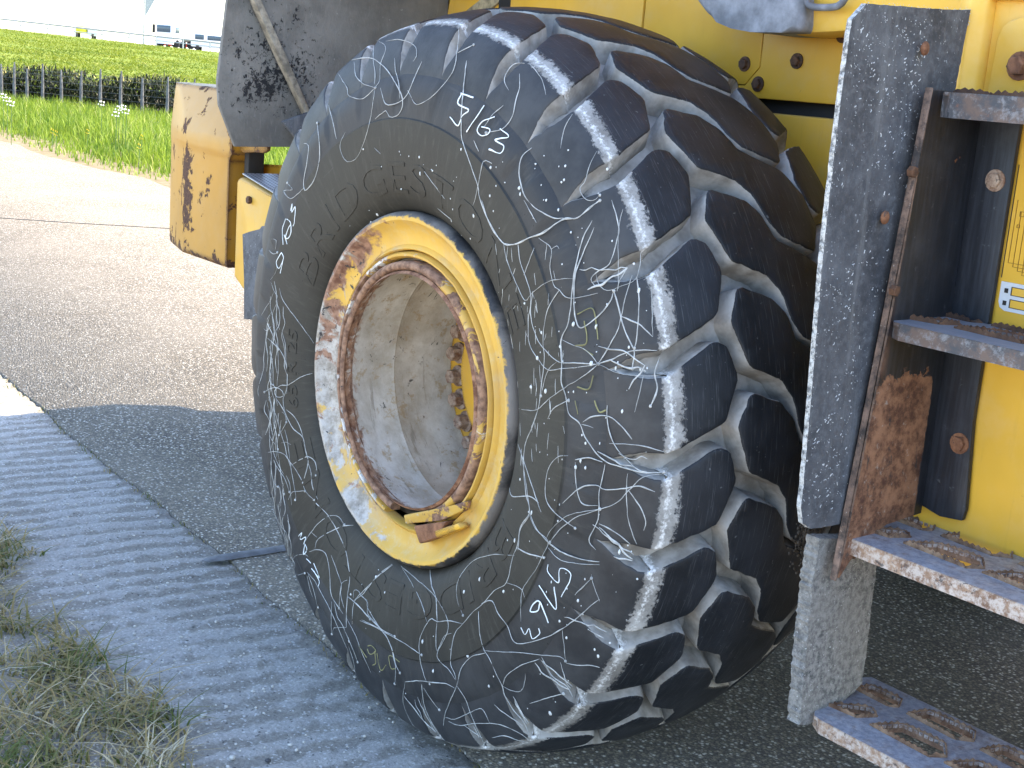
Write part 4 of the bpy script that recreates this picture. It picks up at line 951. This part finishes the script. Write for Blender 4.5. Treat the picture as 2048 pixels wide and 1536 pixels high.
for k in range(1700):
    u = random.random(); z = .83+.86*random.random()**.9; y = random.uniform(.172, .455)
    if mnoise.noise(Vector((y*11, z*7, 2)))+.6*mnoise.noise(Vector((y*31, z*23, 6))) < random.uniform(-.2, .25): continue
    a = random.gauss(.2, .9); L = .0014+.006*random.random()**2.2; w = random.uniform(.0004, .0009); x = 1.0+.010*math.sin(z*3)+.0006; cv = random.gauss(0, .6); pts = []
    for s in (-.5, 0, .5):
        aa = a+cv*s; pts.append((y+math.cos(aa)*L*s, z+math.sin(aa)*L*s))
    V = []
    for (py, pz) in pts: V += [bm.verts.new((x, py-math.sin(a)*w, pz+math.cos(a)*w)), bm.verts.new((x+.0006, py+math.sin(a)*w, pz-math.cos(a)*w))]
    bm.faces.new((V[0], V[1], V[3], V[2])); bm.faces.new((V[2], V[3], V[5], V[4]))
for k in range(n):                     # frayed fibres along the outer edge
    y, z = fo2[k]
    if y > .20 and z < 1.69: continue
    for s in range(3):
        x = random.uniform(.995, 1.0)+.010*math.sin(z*3); dy = random.uniform(-.0035, .006); w = random.uniform(.0006, .0014); dz = random.uniform(-.004, .004); zz = z+random.uniform(-.004, .004)
        a0 = bm.verts.new((x+.0012, y+.001, zz)); a1 = bm.verts.new((x+.0012, y+dy, zz+dz+w)); a2 = bm.verts.new((x+.0012, y+dy*.6, zz+dz-w)); bm.faces.new((a0, a1, a2))
o = link('pale_flecks', from_bm('pale_flecks', bm, normals=False), MT['fleck'], FLAP); o['kind'] = 'stuff'
for px in ((1850, 97), (1770, 435)):
    p = on(px, 0, 1.004); bm = bmesh.new(); bmesh.ops.create_uvsphere(bm, u_segments=12, v_segments=8, radius=1)
    for v in bm.verts: v.co = Vector((p[0]+v.co.x*.006, p[1]+v.co.y*.010, p[2]+v.co.z*.012))
    link('flap_rivet', from_bm('flap_rivet', bm, True), MT['rust'], FLAP)
# rear fender: outer plate, inner plate, stiffening bar, rubber lip
def yz(x, L): return [(x, y, z) for y, z in L]
FEN = prism('fender', yz(-1.10, [(.10, 2.2), (.083, 1.685), (.060, 1.468), (.067, 1.40), (.119, 1.287), (.40, 1.295), (.55, 1.30), (.9, 1.9), (.9, 2.2)]), (-.014, 0, 0), MT['mud'], LOADER, bev=.003)
prism('fender_plate', yz(-1.075, [(.02+.10, 1.9-.1+.02), (.165, 1.69), (.345, 1.385), (.36, 1.33), (.62, 1.32), (.83, 1.75), (.80, 2.2), (.13, 2.2)]), (-.012, 0, 0), MT['mud'], FEN, bev=.003)
bm = bmesh.new(); pts = [(-1.068, .095, 1.80), (-1.068, .15, 1.695), (-1.066, .24, 1.54), (-1.066, .335, 1.385), (-1.07, .35, 1.36)]
for p, q in zip(pts, pts[1:]): pass
prism('stiffener', [(-1.062, .120, 1.80), (-1.062, .163, 1.695), (-1.062, .253, 1.54), (-1.062, .350, 1.372), (-1.062, .335, 1.366), (-1.062, .236, 1.53), (-1.062, .146, 1.686), (-1.062, .100, 1.80)], (-.03, 0, 0), m_plain('caked_mud_edge', (.30, .275, .225), .9, .25, 40, bump=.6), FEN, bev=.003)
prism('fender_patch', yz(-1.05, [(.24, 1.365), (.32, 1.395), (.37, 1.37), (.37, 1.30), (.31, 1.295)]), (-.016, 0, 0), MT['flap'], FEN, bev=.003)
bm.free()
bpart('fender_rubber', -1.10, -1.085, .345, .40, 1.235, 1.305, MT['flap'], bev=.008)
# parts over the tyre crown: yellow stay, dark recess, muddy brace
a = [on(p, 1, .80) for p in ((868, 30), (877, -40), (908, -40), (896, 30))]; prism('hood_stay', [tuple(p) for p in a], (0, .03, 0), MT['yelbit'], LOADER, bev=.003)
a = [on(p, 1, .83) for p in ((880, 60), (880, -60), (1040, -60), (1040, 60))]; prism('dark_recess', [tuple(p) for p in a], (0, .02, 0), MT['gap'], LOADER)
a = [on(p, 1, .79) for p in ((930, 22), (1010, -40), (1050, -40), (975, 22))]; prism('muddy_brace', [tuple(p) for p in a], (0, .02, 0), m_plain('mud_on_brace', (.30, .25, .15), .9, .3, 30, bump=.5), LOADER, bev=.003)
# rear counterweight wing
def wing(z, inset): 
    i = inset; return [(-1.795-i*.3, .45+i, z), (-2.145-i*2.9, .45+i, z), (-2.50+i*.05, .545+i*.15, z), (-2.555+i*.1, .566+i*.15, z), (-2.58+i*.2, .62, z), (-2.56+i*.2, .78, z), (-2.25, .74, z), (-1.795-i*.3, .565+i*.2, z)]
lv = [wing(.812, .020), wing(.822, .008), wing(.84, .004)]+[[(x-(.038 if k in (0, 7) else 0), y, z) for k, (x, y, z) in enumerate(w)] for w in ()]
def shift(w, dx): return [(x-(dx if k in (0, 7) else 0), y, z) for k, (x, y, z) in enumerate(w)]
lv = [shift(wing(.814, .030), .05), shift(wing(.826, .018), .042), shift(wing(.85, .014), .04), shift(wing(1.185, .014), .04), shift(wing(1.198, .010), .028), wing(1.212, .001), wing(1.222, 0), wing(1.256, 0), wing(1.268, .006), wing(1.405, .082), wing(1.418, .094), wing(1.421, .11)]
bm = bmesh.new(); rv = [[bm.verts.new(p) for p in w] for w in lv]
for A, B in zip(rv, rv[1:]):
    for k in range(8): bm.faces.new((A[k], A[(k+1) % 8], B[(k+1) % 8], B[k]))
bm.faces.new(rv[0]); bm.faces.new(rv[-1][::-1])
o = link('counterweight', from_bm('counterweight', bm, True, 28), MT['yelchip'], LOADER); o['label'] = 'chipped yellow counterweight block with rust along its corners'
# service platform between counterweight and wheel
prism('platform_side', [(-1.762, .455, .80), (-1.762, .455, 1.128), (-1.735, .455, 1.142), (-1.42, .455, 1.090), (-1.30, .455, 1.07), (-1.30, .455, .74), (-1.55, .455, .70)], (0, .30, 0), MT['yelbit'], LOADER, bev=.010)
PL = prism('platform_tread', [(-1.735, .462, 1.150), (-1.42, .462, 1.096), (-1.42, .60, 1.096), (-1.735, .60, 1.150)], (0, 0, .005), MT['galv'], LOADER, bev=.002)
bm = bmesh.new()
for i in range(22):
    for j in range(8):
        x = -1.725+i*.0135+(j % 2)*.006; y = .472+j*.0165; z = 1.1555-(x+1.735)*.1714; rr = .0038
        bm.faces.new([bm.verts.new((x+rr*math.cos(k*math.pi/3), y+rr*math.sin(k*math.pi/3), z-rr*math.cos(k*math.pi/3)*.1714+.0006)) for k in range(6)])
link('grip_holes', from_bm('grip_holes', bm), MT['gap'], PL)['kind'] = 'stuff'
p = on((500, 400), 1, .452); hexbolt('platform_bolt', (p[0], .453, p[2]), (0, -1, 0), .013, .012, MT['rustdark'], LOADER, False)
p = on((484, 351+6), 1, .452)
bpart('platform_post', -1.80, -1.767, .50, .56, .80, 1.30, MT['under'], bev=.004)
# inner yellow plate with the open slot the grass shows through
yb = .62
def bp_(L): return [tuple(on(p, 1, yb)) for p in L]
prism('slot_plate', bp_([(468, 300), (500, 303), (507, 312), (510, 322), (520, 329), (575, 331), (640, 333), (640, 372), (560, 360), (478, 352), (468, 350)]), (0, .012, 0), MT['yelbit'], LOADER, bev=.002)
prism('slot_rail', [tuple(on(p, 1, .48)) for p in ((470, 290), (534, 290), (534, 301), (526, 306), (505, 304), (488, 306), (478, 300))], (0, .014, 0), MT['yelchip'], LOADER, bev=.002)
# torn rubber flap behind the tyre
prism('rubber_flap', [tuple(on(p, 1, .34)) for p in ((484, 468), (500, 463), (520, 460), (522, 452), (560, 450), (560, 640), (512, 632), (506, 640), (487, 638), (488, 560))], (.004, .014, 0), MT['flap'], LOADER, bev=.003)
# ------------------------------------------------------------------ ladder
LAD = prism('ladder', [(1.018, .505, z) for z in (.815, 1.560)] + [(1.100, .505, 1.545), (1.098, .505, 1.0), (1.112, .505, .835), (1.108, .505, .812), (1.06, .505, .806)], (0, .011, 0), MT['steelp'], LOADER, bev=.002)
LAD['label'] = 'access ladder of rusty serrated steps on black brackets'
def web(x, mt):
    P = [(x, .352, 1.575), (x, .336, 1.36), (x, .322, 1.18), (x, .300, .95), (x, .280, .76), (x, .272, .712), (x, .284, .708), (x, .330, .765), (x, .40, .795), (x, .505, .80), (x, .505, 1.56), (x, .40, 1.575)]
    return prism('stringer', P, (.010, 0, 0), mt, LAD, bev=.002)
web(1.012, MT['steelp']); web(1.60, MT['steelp'])
# rolled outer edge of the near stringer
for x in (1.010, 1.598):
    prism('stringer_edge', [(x, .348, 1.578), (x, .354, 1.578), (x, .338, 1.36), (x, .324, 1.18), (x, .302, .95), (x, .283, .76), (x, .275, .705), (x, .2695, .705), (x, .2775, .76), (x, .2965, .95), (x, .3175, 1.18), (x, .3315, 1.36)], (.015, 0, 0), MT['edge'], LAD, bev=.003)
for px in ((1820, 343), (1784, 580)):
    p = on(px, 0, 1.022); hexbolt('stringer_bolt', (1.022, p[1], p[2]), (1, 0, 0), .010, .012, MT['rustdark'], LAD, False)
for px, mt in (((1990, 361), 'bolt'), ((1918, 887), 'rust')):
    p = on(px, 1, .503); hexbolt('flange_bolt', (p[0], .505, p[2]), (0, -1, 0), .0135, .010, MT[mt], LAD, True, .3)
def teeth(P, out, amp, pitch):
    """scalloped outline: P closed polygon -> with rounded teeth biting into the hole"""
    res = []; n = len(P)
    for i in range(n):
        a = np.array(P[i]); b = np.array(P[(i+1) % n]); L = np.linalg.norm(b-a); m = max(1, int(L/pitch)); t = (b-a)/L; nn = np.array([-t[1], t[0]])*out
        for k in range(m):
            for q, h in ((.0, 0), (.2, .85), (.5, 1), (.8, .85)): res.append(a+(b-a)*((k+q)/m)+nn*amp*h*(1 if m > 2 else .3))
    return res
HOLES = [[(.978, .362), (1.000, .398), (1.030, .428), (1.058, .408), (1.040, .372)], [(1.080, .372), (1.108, .428), (1.190, .432), (1.222, .392), (1.205, .366)], [(.962, .470), (.968, .512), (1.035, .514), (1.052, .482), (1.040, .468)],
         [(1.085, .474), (1.098, .524), (1.190, .526), (1.212, .490), (1.190, .468)]]
HOLES += [[(x+.150*1.0+.012, y) for x, y in HOLES[1]], [(x+.160, y) for x, y in HOLES[3]]] + [[(x+.324, y) for x, y in HOLES[1]], [(x+.320, y) for x, y in HOLES[3]]]
HOLES = [[(sum(q[0] for q in H)/len(H)+(x-sum(q[0] for q in H)/len(H))*1.07, sum(q[1] for q in H)/len(H)+(y-sum(q[1] for q in H)/len(H))*1.10) for x, y in H] for H in HOLES]
def make_step(z, dy, x0, mt, depth=.245, lip=.036, x1=1.60):
    """pressed grating tread: top sheet with toothed holes whose rims stand up, folded front and back edges"""
    yo = .300+dy; sh = x0-.985
    outer = [(x0, yo+.020), (x0+.012, yo+.004), (x0+.03, yo), (x1, yo), (x1, yo+depth), (x0-.045, yo+depth), (x0-.055, yo+depth-.03)]
    cu = bpy.data.curves.new('tmp', 'CURVE'); cu.dimensions = '2D'; cu.fill_mode = 'BOTH'
    def spl(P):
        s = cu.splines.new('POLY'); s.points.add(len(P)-1); s.use_cyclic_u = True
        for q, p in zip(s.points, P): q.co = (p[0], p[1], 0, 1)
    spl(outer); hl = []
    for H in HOLES:
        P = [(x+sh, y+dy) for x, y in H]
        if max(p[0] for p in P) > x1-.02 or max(p[1] for p in P) > yo+depth-.008 or min(p[0] for p in P) < x0-.05: continue
        hl.append(P); spl([tuple(p) for p in teeth(P, -1, .0035, .0105)])
    cu.extrude = .003
    to = bpy.data.objects.new('tmp', cu); COL.objects.link(to); bpy.context.view_layer.update()
    me = bpy.data.meshes.new_from_object(to.evaluated_get(bpy.context.evaluated_depsgraph_get())); bpy.data.objects.remove(to)
    bm = bmesh.new(); bm.from_mesh(me); bpy.data.meshes.remove(me)
    for v in bm.verts: v.co.z += z-.003
    # upstanding toothed rims round each hole
    for P in hl:
        n = len(P)
        for i in range(n):
            a = np.array(P[i]); b = np.array(P[(i+1) % n]); L = np.linalg.norm(b-a); m = max(2, int(L/.0062)); t = (b-a)/L; nn = np.array([-t[1], t[0]])
            prev = None
            for k in range(m+1):
                p = a+(b-a)*k/m+nn*.0; h = (.0085 if (nn[1] < -.3) else .0045)+.0019*(1 if k % 2 else -1)+random.uniform(-.0005, .0005); h *= min(1, .35+min(k, m-k)*.35)
                ring = [bm.verts.new((p[0]+nn[0]*w, p[1]+nn[1]*w, zz)) for w, zz in ((-.0018, z-.016), (-.0014, z+h), (.0014, z+h), (.0018, z-.016))]
                if prev:
                    for q in range(4): bm.faces.new((prev[q], prev[(q+1) % 4], ring[(q+1) % 4], ring[q])).material_index = 1
                prev = ring
    # folded skirts
    for A, B in (((x0+.03, yo), (x1, yo)), ((x0, yo+.020), (x0+.03, yo)), ((x0-.045, yo+depth), (x1, yo+depth))):
        a = np.array(A); b = np.array(B); t = (b-a)/np.linalg.norm(b-a); nn = np.array([-t[1], t[0]])*.004; a = a-nn*.4; b = b-nn*.4
        V = [bm.verts.new((p[0], p[1], zz)) for zz in (z-.001, z-lip) for p in (a, b, b+nn, a+nn)]
        for q in range(4): bm.faces.new((V[q], V[(q+1) % 4], V[4+(q+1) % 4], V[4+q]))
        bm.faces.new(V[4:])
    for v in bm.verts:
        v.co.z += .0012*mnoise.noise(v.co*18)
    me = from_bm('step', bm, True, 30); return link('step', me, [mt, MT['rustdark'] if mt == MT['stepd'] else MT['rimrust']], LAD)
def toprim(z, dy): pass
make_step(1.572, .045, 1.038, MT['stepd'], depth=.20, lip=.042); make_step(1.178, .022, 1.018, MT['stepd'], lip=.030); make_step(.780, .006, .992, MT['step'], lip=.030); make_step(.424, -.005, .985, MT['step'], lip=.027)
# the flexible straps that carry the lowest step
def strap(x, nm='step_strap'):
    L = [(.262, .775), (.258, .70), (.262, .60), (.268, .50), (.276, .405), (.30, .400), (.40, .425), (.45, .45), (.445, .60), (.44, .735), (.36, .76)]
    out = []
    for p, q in zip(L, L[1:]+L[:1]):
        n = max(1, int(math.dist(p, q)/.006))
        for k in range(n):
            y = p[0]+(q[0]-p[0])*k/n; zz = p[1]+(q[1]-p[1])*k/n; out.append((y+.003*mnoise.noise(Vector((y*120, zz*120, 1)))+random.uniform(-.0012, .0012), zz+.002*mnoise.noise(Vector((y*120, zz*120, 7)))))
    bm = bmesh.new(); a = [bm.verts.new((x, y, z)) for y, z in out]; b = [bm.verts.new((x-.030+random.uniform(-.002, .002), y+random.uniform(-.001, .001), z)) for y, z in out]; n = len(out)
    bm.faces.new(a); bm.faces.new(b[::-1])
    for k in range(n): bm.faces.new((a[k], b[k], b[(k+1) % n], a[(k+1) % n]))
    return link(nm, from_bm(nm, bm), MT['strap'], LAD)
strap(.985); strap(1.625)
for x in (.998, 1.60):
    p = (x, .33, .745); hexbolt('strap_bolt', p, (1, 0, 0), .012, .016, MT['rustdark'], LAD, True)
# ------------------------------------------------------------------ beyond the road: verge, fence, hedge, embankment, motorway
def az(px, dist, z=None):
    p = at_dist((px, 100), dist); return np.array([p[0], p[1]])
# sandy margin
v = []; q = []; xs = np.linspace(-45, -5, 120)
for i, x in enumerate(xs):
    a = 4.78+.10*math.sin(x*1.3)+.06*math.sin(x*4.1); v += [(x, a, -.024), (x, a+.75+.2*math.sin(x*.9), -.018), (x, a+1.1, -.027)]
    if i:
        for k in range(2): q.append((3*(i-1)+k, 3*i+k, 3*i+k+1, 3*(i-1)+k+1))
o = link('sand_margin', big_mesh('sand_margin', v, np.array(q), True), m_ground('pale_sand_margin', (.22, .18, .12), (.15, .12, .07), (.13, .14, .045), 6)); tag(o, 'pale sand and dry grass margin along the far road edge', kind='structure')
vg = m_tint('bright_verge_blade', (.085, .160, .014), (.23, .31, .03), .55, .45, (.42, .43, .14))
B = []
while len(B) < 46000:
    x = random.uniform(-40, -8); y = random.uniform(4.95, 11.5); d = y-5.05-.25*math.sin(x*.9)
    if d < -.1 and random.random() > .06: continue
    if d < .7 and random.random() > .30+d: continue
    B.append((x, y, -.03, d))
B = np.array(B); n = len(B); dd_ = np.clip(B[:, 3], 0, 1.6)/1.6; tw = np.array([mnoise.noise(Vector((b[0]*.9, b[1]*.9, 4))) for b in B])
o = link('tall_grass', blades('tall_grass', B[:, :3].copy(), RNG.uniform(.14, .40, n)*(.25+.75*dd_)*(1+.35*tw), RNG.uniform(.012, .026, n), RNG.uniform(.1, .7, n), np.clip(.35+.35*tw+RNG.normal(0, .2, n), 0, 1), vg)); tag(o, 'tall bright green grass on the far verge', kind='stuff')
# wild flowers in the verge: white umbels and yellow heads
fm = {'w': m_plain('white_petal', (.80, .80, .74), .8, .05), 'y': m_plain('yellow_petal', (.75, .52, .02), .7, .05)}
def flower(p, h, r, kind, lab, grp):
    root = empty('wild_flower', (p[0], p[1], -.03)); bm = bmesh.new(); tube_bm(bm, [(0, 0, 0), (.01, 0, h*.5), (0, .01, h)], .005, 5); link('stem', from_bm('stem', bm), gstem, root)
    bm = bmesh.new()
    for k in range(9):
        a = k*2.4; rr = r*math.sqrt(k/9); rr *= 1.15; bmesh.ops.create_icosphere(bm, subdivisions=1, radius=r*.24, matrix=Matrix.Translation((rr*math.cos(a), rr*math.sin(a), h+.03*math.cos(k*3))))
    link('flower_head', from_bm('flower_head', bm, True), fm[kind], root); tag(root, lab, 'flower', grp)
gstem = m_plain('flower_stem', (.07, .14, .03), .7)
for px, py, kind in ((14, 195, 'w'), (6, 188, 'w'), (22, 203, 'w'), (238, 213, 'w'), (246, 211, 'w'), (252, 219, 'w'), (232, 224, 'w'), (203, 203, 'w'), (104, 258, 'y'), (112, 262, 'y'), (175, 259, 'y'), (283, 270, 'y'), (278, 288, 'y')):
    h = .62 if kind == 'w' else .30; p = on((px, py), 2, h)
    if p[1] > 10.6: p = on((px, py), 1, 9.0); h = max(.3, p[2])
    lab = 'white umbel flower standing above the verge grass before the dark hedge' if kind == 'w' else 'small yellow flower among the tall verge grass'
    flower(p, h, .05 if kind == 'w' else .022, kind, lab, 'white umbels by the hedge' if kind == 'w' else 'yellow flowers in the verge')
# post and wire fence
F0 = on((0, 206), 2, 0)[:2]; F1 = on((345, 240), 2, 0)[:2]
FEN2 = empty('wire_fence', (F0[0], F0[1], 0)); tag(FEN2, 'grey post and wire fence in front of the hedge', 'fence')
fpx = [-60, -30, 3, 29, 54, 85, 123, 162, 201, 242, 285, 335, 389, 445]
def fence_at(px):
    d = ray((px, 180)); a = np.array([[d[0], -(F1-F0)[0]], [d[1], -(F1-F0)[1]]]); t, s = np.linalg.solve(a, F0-CAM[:2]); return F0+(F1-F0)*s
FP = [fence_at(p) for p in fpx]; ph = []
for i, (px, p) in enumerate(zip(fpx, FP)):
    dist = math.hypot(*(p-CAM[:2])); h = 1.544+dist*(-(60+.079*px+66)+(69+.079*px))/FPX if False else .86
    ph.append(h); bm = bmesh.new(); tube_bm(bm, [(p[0]-F0[0], p[1]-F0[1], -.05), (p[0]-F0[0]+random.gauss(0, .012), p[1]-F0[1], h*.6), (p[0]-F0[0]+random.gauss(0, .02), p[1]-F0[1], h+random.uniform(-.02, .12))], [.042, .036, .018], 7)
    link('fence_post', from_bm('fence_post', bm, True, 50), MT['post'], FEN2)
for h in (.18, .32, .46, .60, .74, .82):
    bm = bmesh.new(); tube_bm(bm, [(p[0]-F0[0], p[1]-F0[1], h) for p in FP], .0045, 4); link('fence_wire', from_bm('fence_wire', bm), MT['post'], FEN2)
# hedge / reeds behind the fence
hm = m_tint('hedge_leaf', (.006, .012, .005), (.026, .036, .013), .6, .2, (.28, .26, .09))
u = (F1-F0)/np.linalg.norm(F1-F0); nb = np.array([-u[1], u[0]]); 
if nb @ (F0-CAM[:2]) < 0: nb = -nb
n = 34000; s = RNG.uniform(-9, 12, n); t = RNG.uniform(.35, 1.6, n); top = .78+.10*np.sin(s*2.3)+.08*np.sin(s*5.1+1); z = RNG.uniform(0, 1, n)*top
c = F0[None]+u[None]*s[:, None]+nb[None]*t[:, None]; P = np.stack([c[:, 0], c[:, 1], z-.05], 1)
tt = np.clip(.15+RNG.normal(0, .18, n)+.75*np.clip((z/top-.72)/.3, 0, 1)*RNG.uniform(.2, 1, n), 0, 1)
o = link('hedge', blades('hedge', P, RNG.uniform(.08, .22, n), RNG.uniform(.02, .045, n), RNG.uniform(.3, 1.4, n), tt, hm, 2)); tag(o, 'low dark leafy hedge behind the wire fence', kind='stuff')
# embankment
d0, d1 = 46.0, 118.0
def emb(px, k):
    # k 0 foot, 1 crest; crest height follows the photo's skyline of grass
    dist = d0+(d1-d0)*k; p = az(px, dist); return p
zc = lambda px: 2.02-.00118*max(-300, min(px, 900))
cols = np.linspace(-1500, 3200, 90); rows = np.linspace(0, 1, 24); v = []; q = []
for i, px in enumerate(cols):
    for j, k in enumerate(rows):
        p = emb(px, k); zz = zc(px)*(k**.9) + (.10*mnoise.noise(Vector((p[0]*.2, p[1]*.2, 0))) if 0 < k < 1 else 0); v.append((p[0], p[1], zz-.03*(1-k)))
    p = emb(px, 3.5); v.append((p[0], p[1], zc(px)-.5))
    m = len(rows)+1
    if i:
        for k in range(m-1): q.append((m*(i-1)+k, m*i+k, m*i+k+1, m*(i-1)+k+1))
EMB = link('embankment', big_mesh('embankment', v, np.array(q), True), m_ground('embankment_turf', (.095, .14, .014), (.14, .175, .02), (.17, .19, .035), .6)); tag(EMB, 'long grassy embankment carrying the motorway', kind='structure')
n = 60000; px = RNG.uniform(-120, 640, n); k = RNG.uniform(0, 1, n)**1.0; P = []
for a, b in zip(px, k):
    p = emb(a, b); P.append((p[0], p[1], zc(a)*(b**.9)-.05))
P = np.array(P); tw = np.array([mnoise.noise(Vector((p[0]*.35, p[1]*.35, 2))) for p in P])
em = m_tint('embankment_blade', (.085, .135, .012), (.175, .215, .022), .6, .4, (.24, .26, .06))
o = link('embankment_grass', blades('embankment_grass', P, RNG.uniform(.08, .22, n)*(1+.4*tw), RNG.uniform(.05, .11, n), RNG.uniform(.5, 1.6, n), np.clip(.4+.45*tw+RNG.normal(0, .16, n), 0, 1), em, 2)); tag(o, 'clumped yellow-green grass on the embankment slope', kind='stuff')
# guard rail on the crest
GR = empty('guard_rail', (*az(200, d1+1), zc(200))); G0 = np.array(GR.location); tag(GR, 'steel guard rail running along the top of the embankment', 'guard rail')
def crest(px, h, dd=1.0):
    p = az(px, d1+dd); return np.array([p[0], p[1], zc(px)+h])-G0
bm = bmesh.new(); L = [crest(p, .68) for p in np.linspace(-400, 1400, 30)]
for off, hh in ((.0, .10), (0, 0)):
    pass
for A, B in zip(L, L[1:]):
    pr = [(0, .16), (-.04, .12), (-.01, .08), (-.04, .04), (0, 0), (.03, .0), (.03, .16)]
    t = (B-A)/np.linalg.norm(B-A); nn = np.array([-t[1], t[0], 0])
    a = [bm.verts.new(A+nn*x+np.array([0, 0, z])) for x, z in pr]; b = [bm.verts.new(B+nn*x+np.array([0, 0, z])) for x, z in pr]
    for k in range(7): bm.faces.new((a[k], a[(k+1) % 7], b[(k+1) % 7], b[k]))
link('rail', from_bm('rail', bm), MT['galv'], GR)
bm = bmesh.new(); tube_bm(bm, [crest(p, .42) for p in np.linspace(-400, 1400, 30)], .035, 6); link('rail', from_bm('rail', bm), MT['galv'], GR)
for px in range(-120, 700, 54):
    p = crest(px, 0); bm = box_bm(p[0]-.05, p[0]+.05, p[1]-.05, p[1]+.05, p[2]-.3, p[2]+.78); link('rail_post', from_bm('rail_post', bm), MT['galv'], GR)
# motorway deck
v = []; q = []
for i, px in enumerate(np.linspace(-1500, 3200, 60)):
    a = az(px, d1+3); b = az(px, d1+75); v += [(a[0], a[1], zc(px)-.02), (b[0], b[1], zc(px)-.02)]
    if i: q.append((2*i-2, 2*i, 2*i+1, 2*i-1))
o = link('motorway', big_mesh('motorway', v, np.array(q)), m_plain('far_asphalt', (.20, .19, .18), .9)); tag(o, 'motorway deck on top of the embankment', kind='structure')
# distant vehicles, sign and mast
def frame(px, dist):
    p = az(px, dist); d = p-CAM[:2]; d /= np.linalg.norm(d); return p, math.atan2(d[1], d[0])-math.pi/2       # local x to the right, y away
def far_thing(name, px, dist, lab, cat, turn=0.0):
    p, a = frame(px, dist); o = empty(name, (p[0], p[1], zc(px))); o.rotation_euler = (0, 0, a+turn); tag(o, lab, cat); return o
def fb(nm, par, x0, x1, y0, y1, z0, z1, mt, bev=.05): return link(nm, from_bm(nm, box_bm(x0, x1, y0, y1, z0, z1, bev), True, 40), MT[mt], par)
def fwheel(par, x, y, r, z=None):
    bm = bmesh.new(); bmesh.ops.create_cone(bm, cap_ends=True, segments=18, radius1=r, radius2=r, depth=.3, matrix=Matrix.Translation((x, y, r)) @ Matrix.Rotation(R(90), 4, 'X')); link('wheel', from_bm('wheel', bm, True, 40), MT['tyre'], par)
t = far_thing('truck', 338, 175, 'white truck with blue-dark windscreen on the motorway', 'truck', -.5)
fb('cab', t, -1.2, 1.2, -1.1, 1.0, .7, 2.75, 'white', .15); fb('windscreen', t, -1.05, .75, -1.16, -1.08, 1.75, 2.55, 'glass'); fb('side_window', t, 1.17, 1.23, -.8, .3, 1.7, 2.45, 'glass'); fb('roof_deflector', t, -.8, .8, -.6, .9, 2.75, 3.35, 'white', .2); fb('mirror', t, -1.65, -1.3, -1.2, -1.05, 1.6, 2.6, 'tyre'); fb('bumper', t, -1.2, 1.2, -1.2, -1.0, .35, .8, 'white', .06)
fb('chassis', t, -1.0, 1.0, 1.0, 6.5, .8, 1.2, 'tyre')
for y in (-.3, 3.5, 5.2):
    for x in (-1.05, 1.05): fwheel(t, x, y, .5)
c = far_thing('car', 352, 240, 'red car half hidden by the guard rail', 'car', 1.35)
fb('body', c, -.85, .85, -2.1, 2.1, .3, .85, 'red', .15); fb('cabin', c, -.75, .75, -1.0, 1.3, .85, 1.25, 'glass', .15)
for y in (-1.3, 1.3):
    for x in (-.75, .75): fwheel(c, x, y, .32)
c = far_thing('van', 426, 165, 'white van with dark side windows right of the red car', 'van', 1.40)
fb('body', c, -.95, .95, -2.6, 2.4, .4, 2.0, 'white', .18); fb('windscreen', c, -.99, -.93, .9, 1.9, 1.25, 1.8, 'glass'); fb('side_window', c, -.99, -.93, -2.0, .5, 1.25, 1.75, 'glass'); fb('side_window', c, .93, .99, -2.0, .5, 1.25, 1.75, 'glass')
for y in (-1.7, 1.6):
    for x in (-.8, .8): fwheel(c, x, y, .35)
t = far_thing('truck', 156, 230, 'distant small yellow truck above the guard rail at the left', 'truck', 1.4)
fb('cab', t, -1.1, 1.1, -3.2, -1.6, .6, 2.3, 'white', .12); fb('load', t, -1.0, 1.0, -1.4, .4, .9, 2.0, 'lemon', .06); fb('windscreen', t, -.9, .9, -3.26, -3.18, 1.4, 2.1, 'glass')
for y in (-2.4, 0.0):
    for x in (-1, 1): fwheel(t, x, y, .48)
s = far_thing('road_sign', 287, 124, 'back of a tall grey motorway sign on a lattice post', 'sign')
bm = bmesh.new(); tube_bm(bm, [(0, 0, -.3), (0, 0, 6.5)], .07, 8); link('post', from_bm('post', bm), MT['galv'], s)
prism('sign_board', [(.08, .04, 2.3), (.20, .04, 2.5), (.95, .04, 3.9), (.95, .04, 6.5), (.08, .04, 6.5)], (0, .06, 0), MT['galv'], s)
bm = bmesh.new(); tube_bm(bm, [(0, 0, .95), (.85, 0, 2.2), (.72, 0, 2.9), (.95, 0, 3.8)], .035, 6); link('brace', from_bm('brace', bm), MT['galv'], s)
m_ = far_thing('mast', 381, 200, 'thin twin mast beyond the red car', 'mast')
for x in (-.22, .22):
    bm = bmesh.new(); tube_bm(bm, [(x, 0, 0), (x*1.5, 0, 4.4)], .07, 6); link('pole', from_bm('pole', bm), m_plain('pinkish_paint', (.45, .33, .31), .7) if x < 0 else MT['galv'], m_)
bm = bmesh.new(); tube_bm(bm, [(-.5, 0, 4.3), (.5, 0, 4.45)], .05, 6); link('crossarm', from_bm('crossarm', bm), MT['galv'], m_)
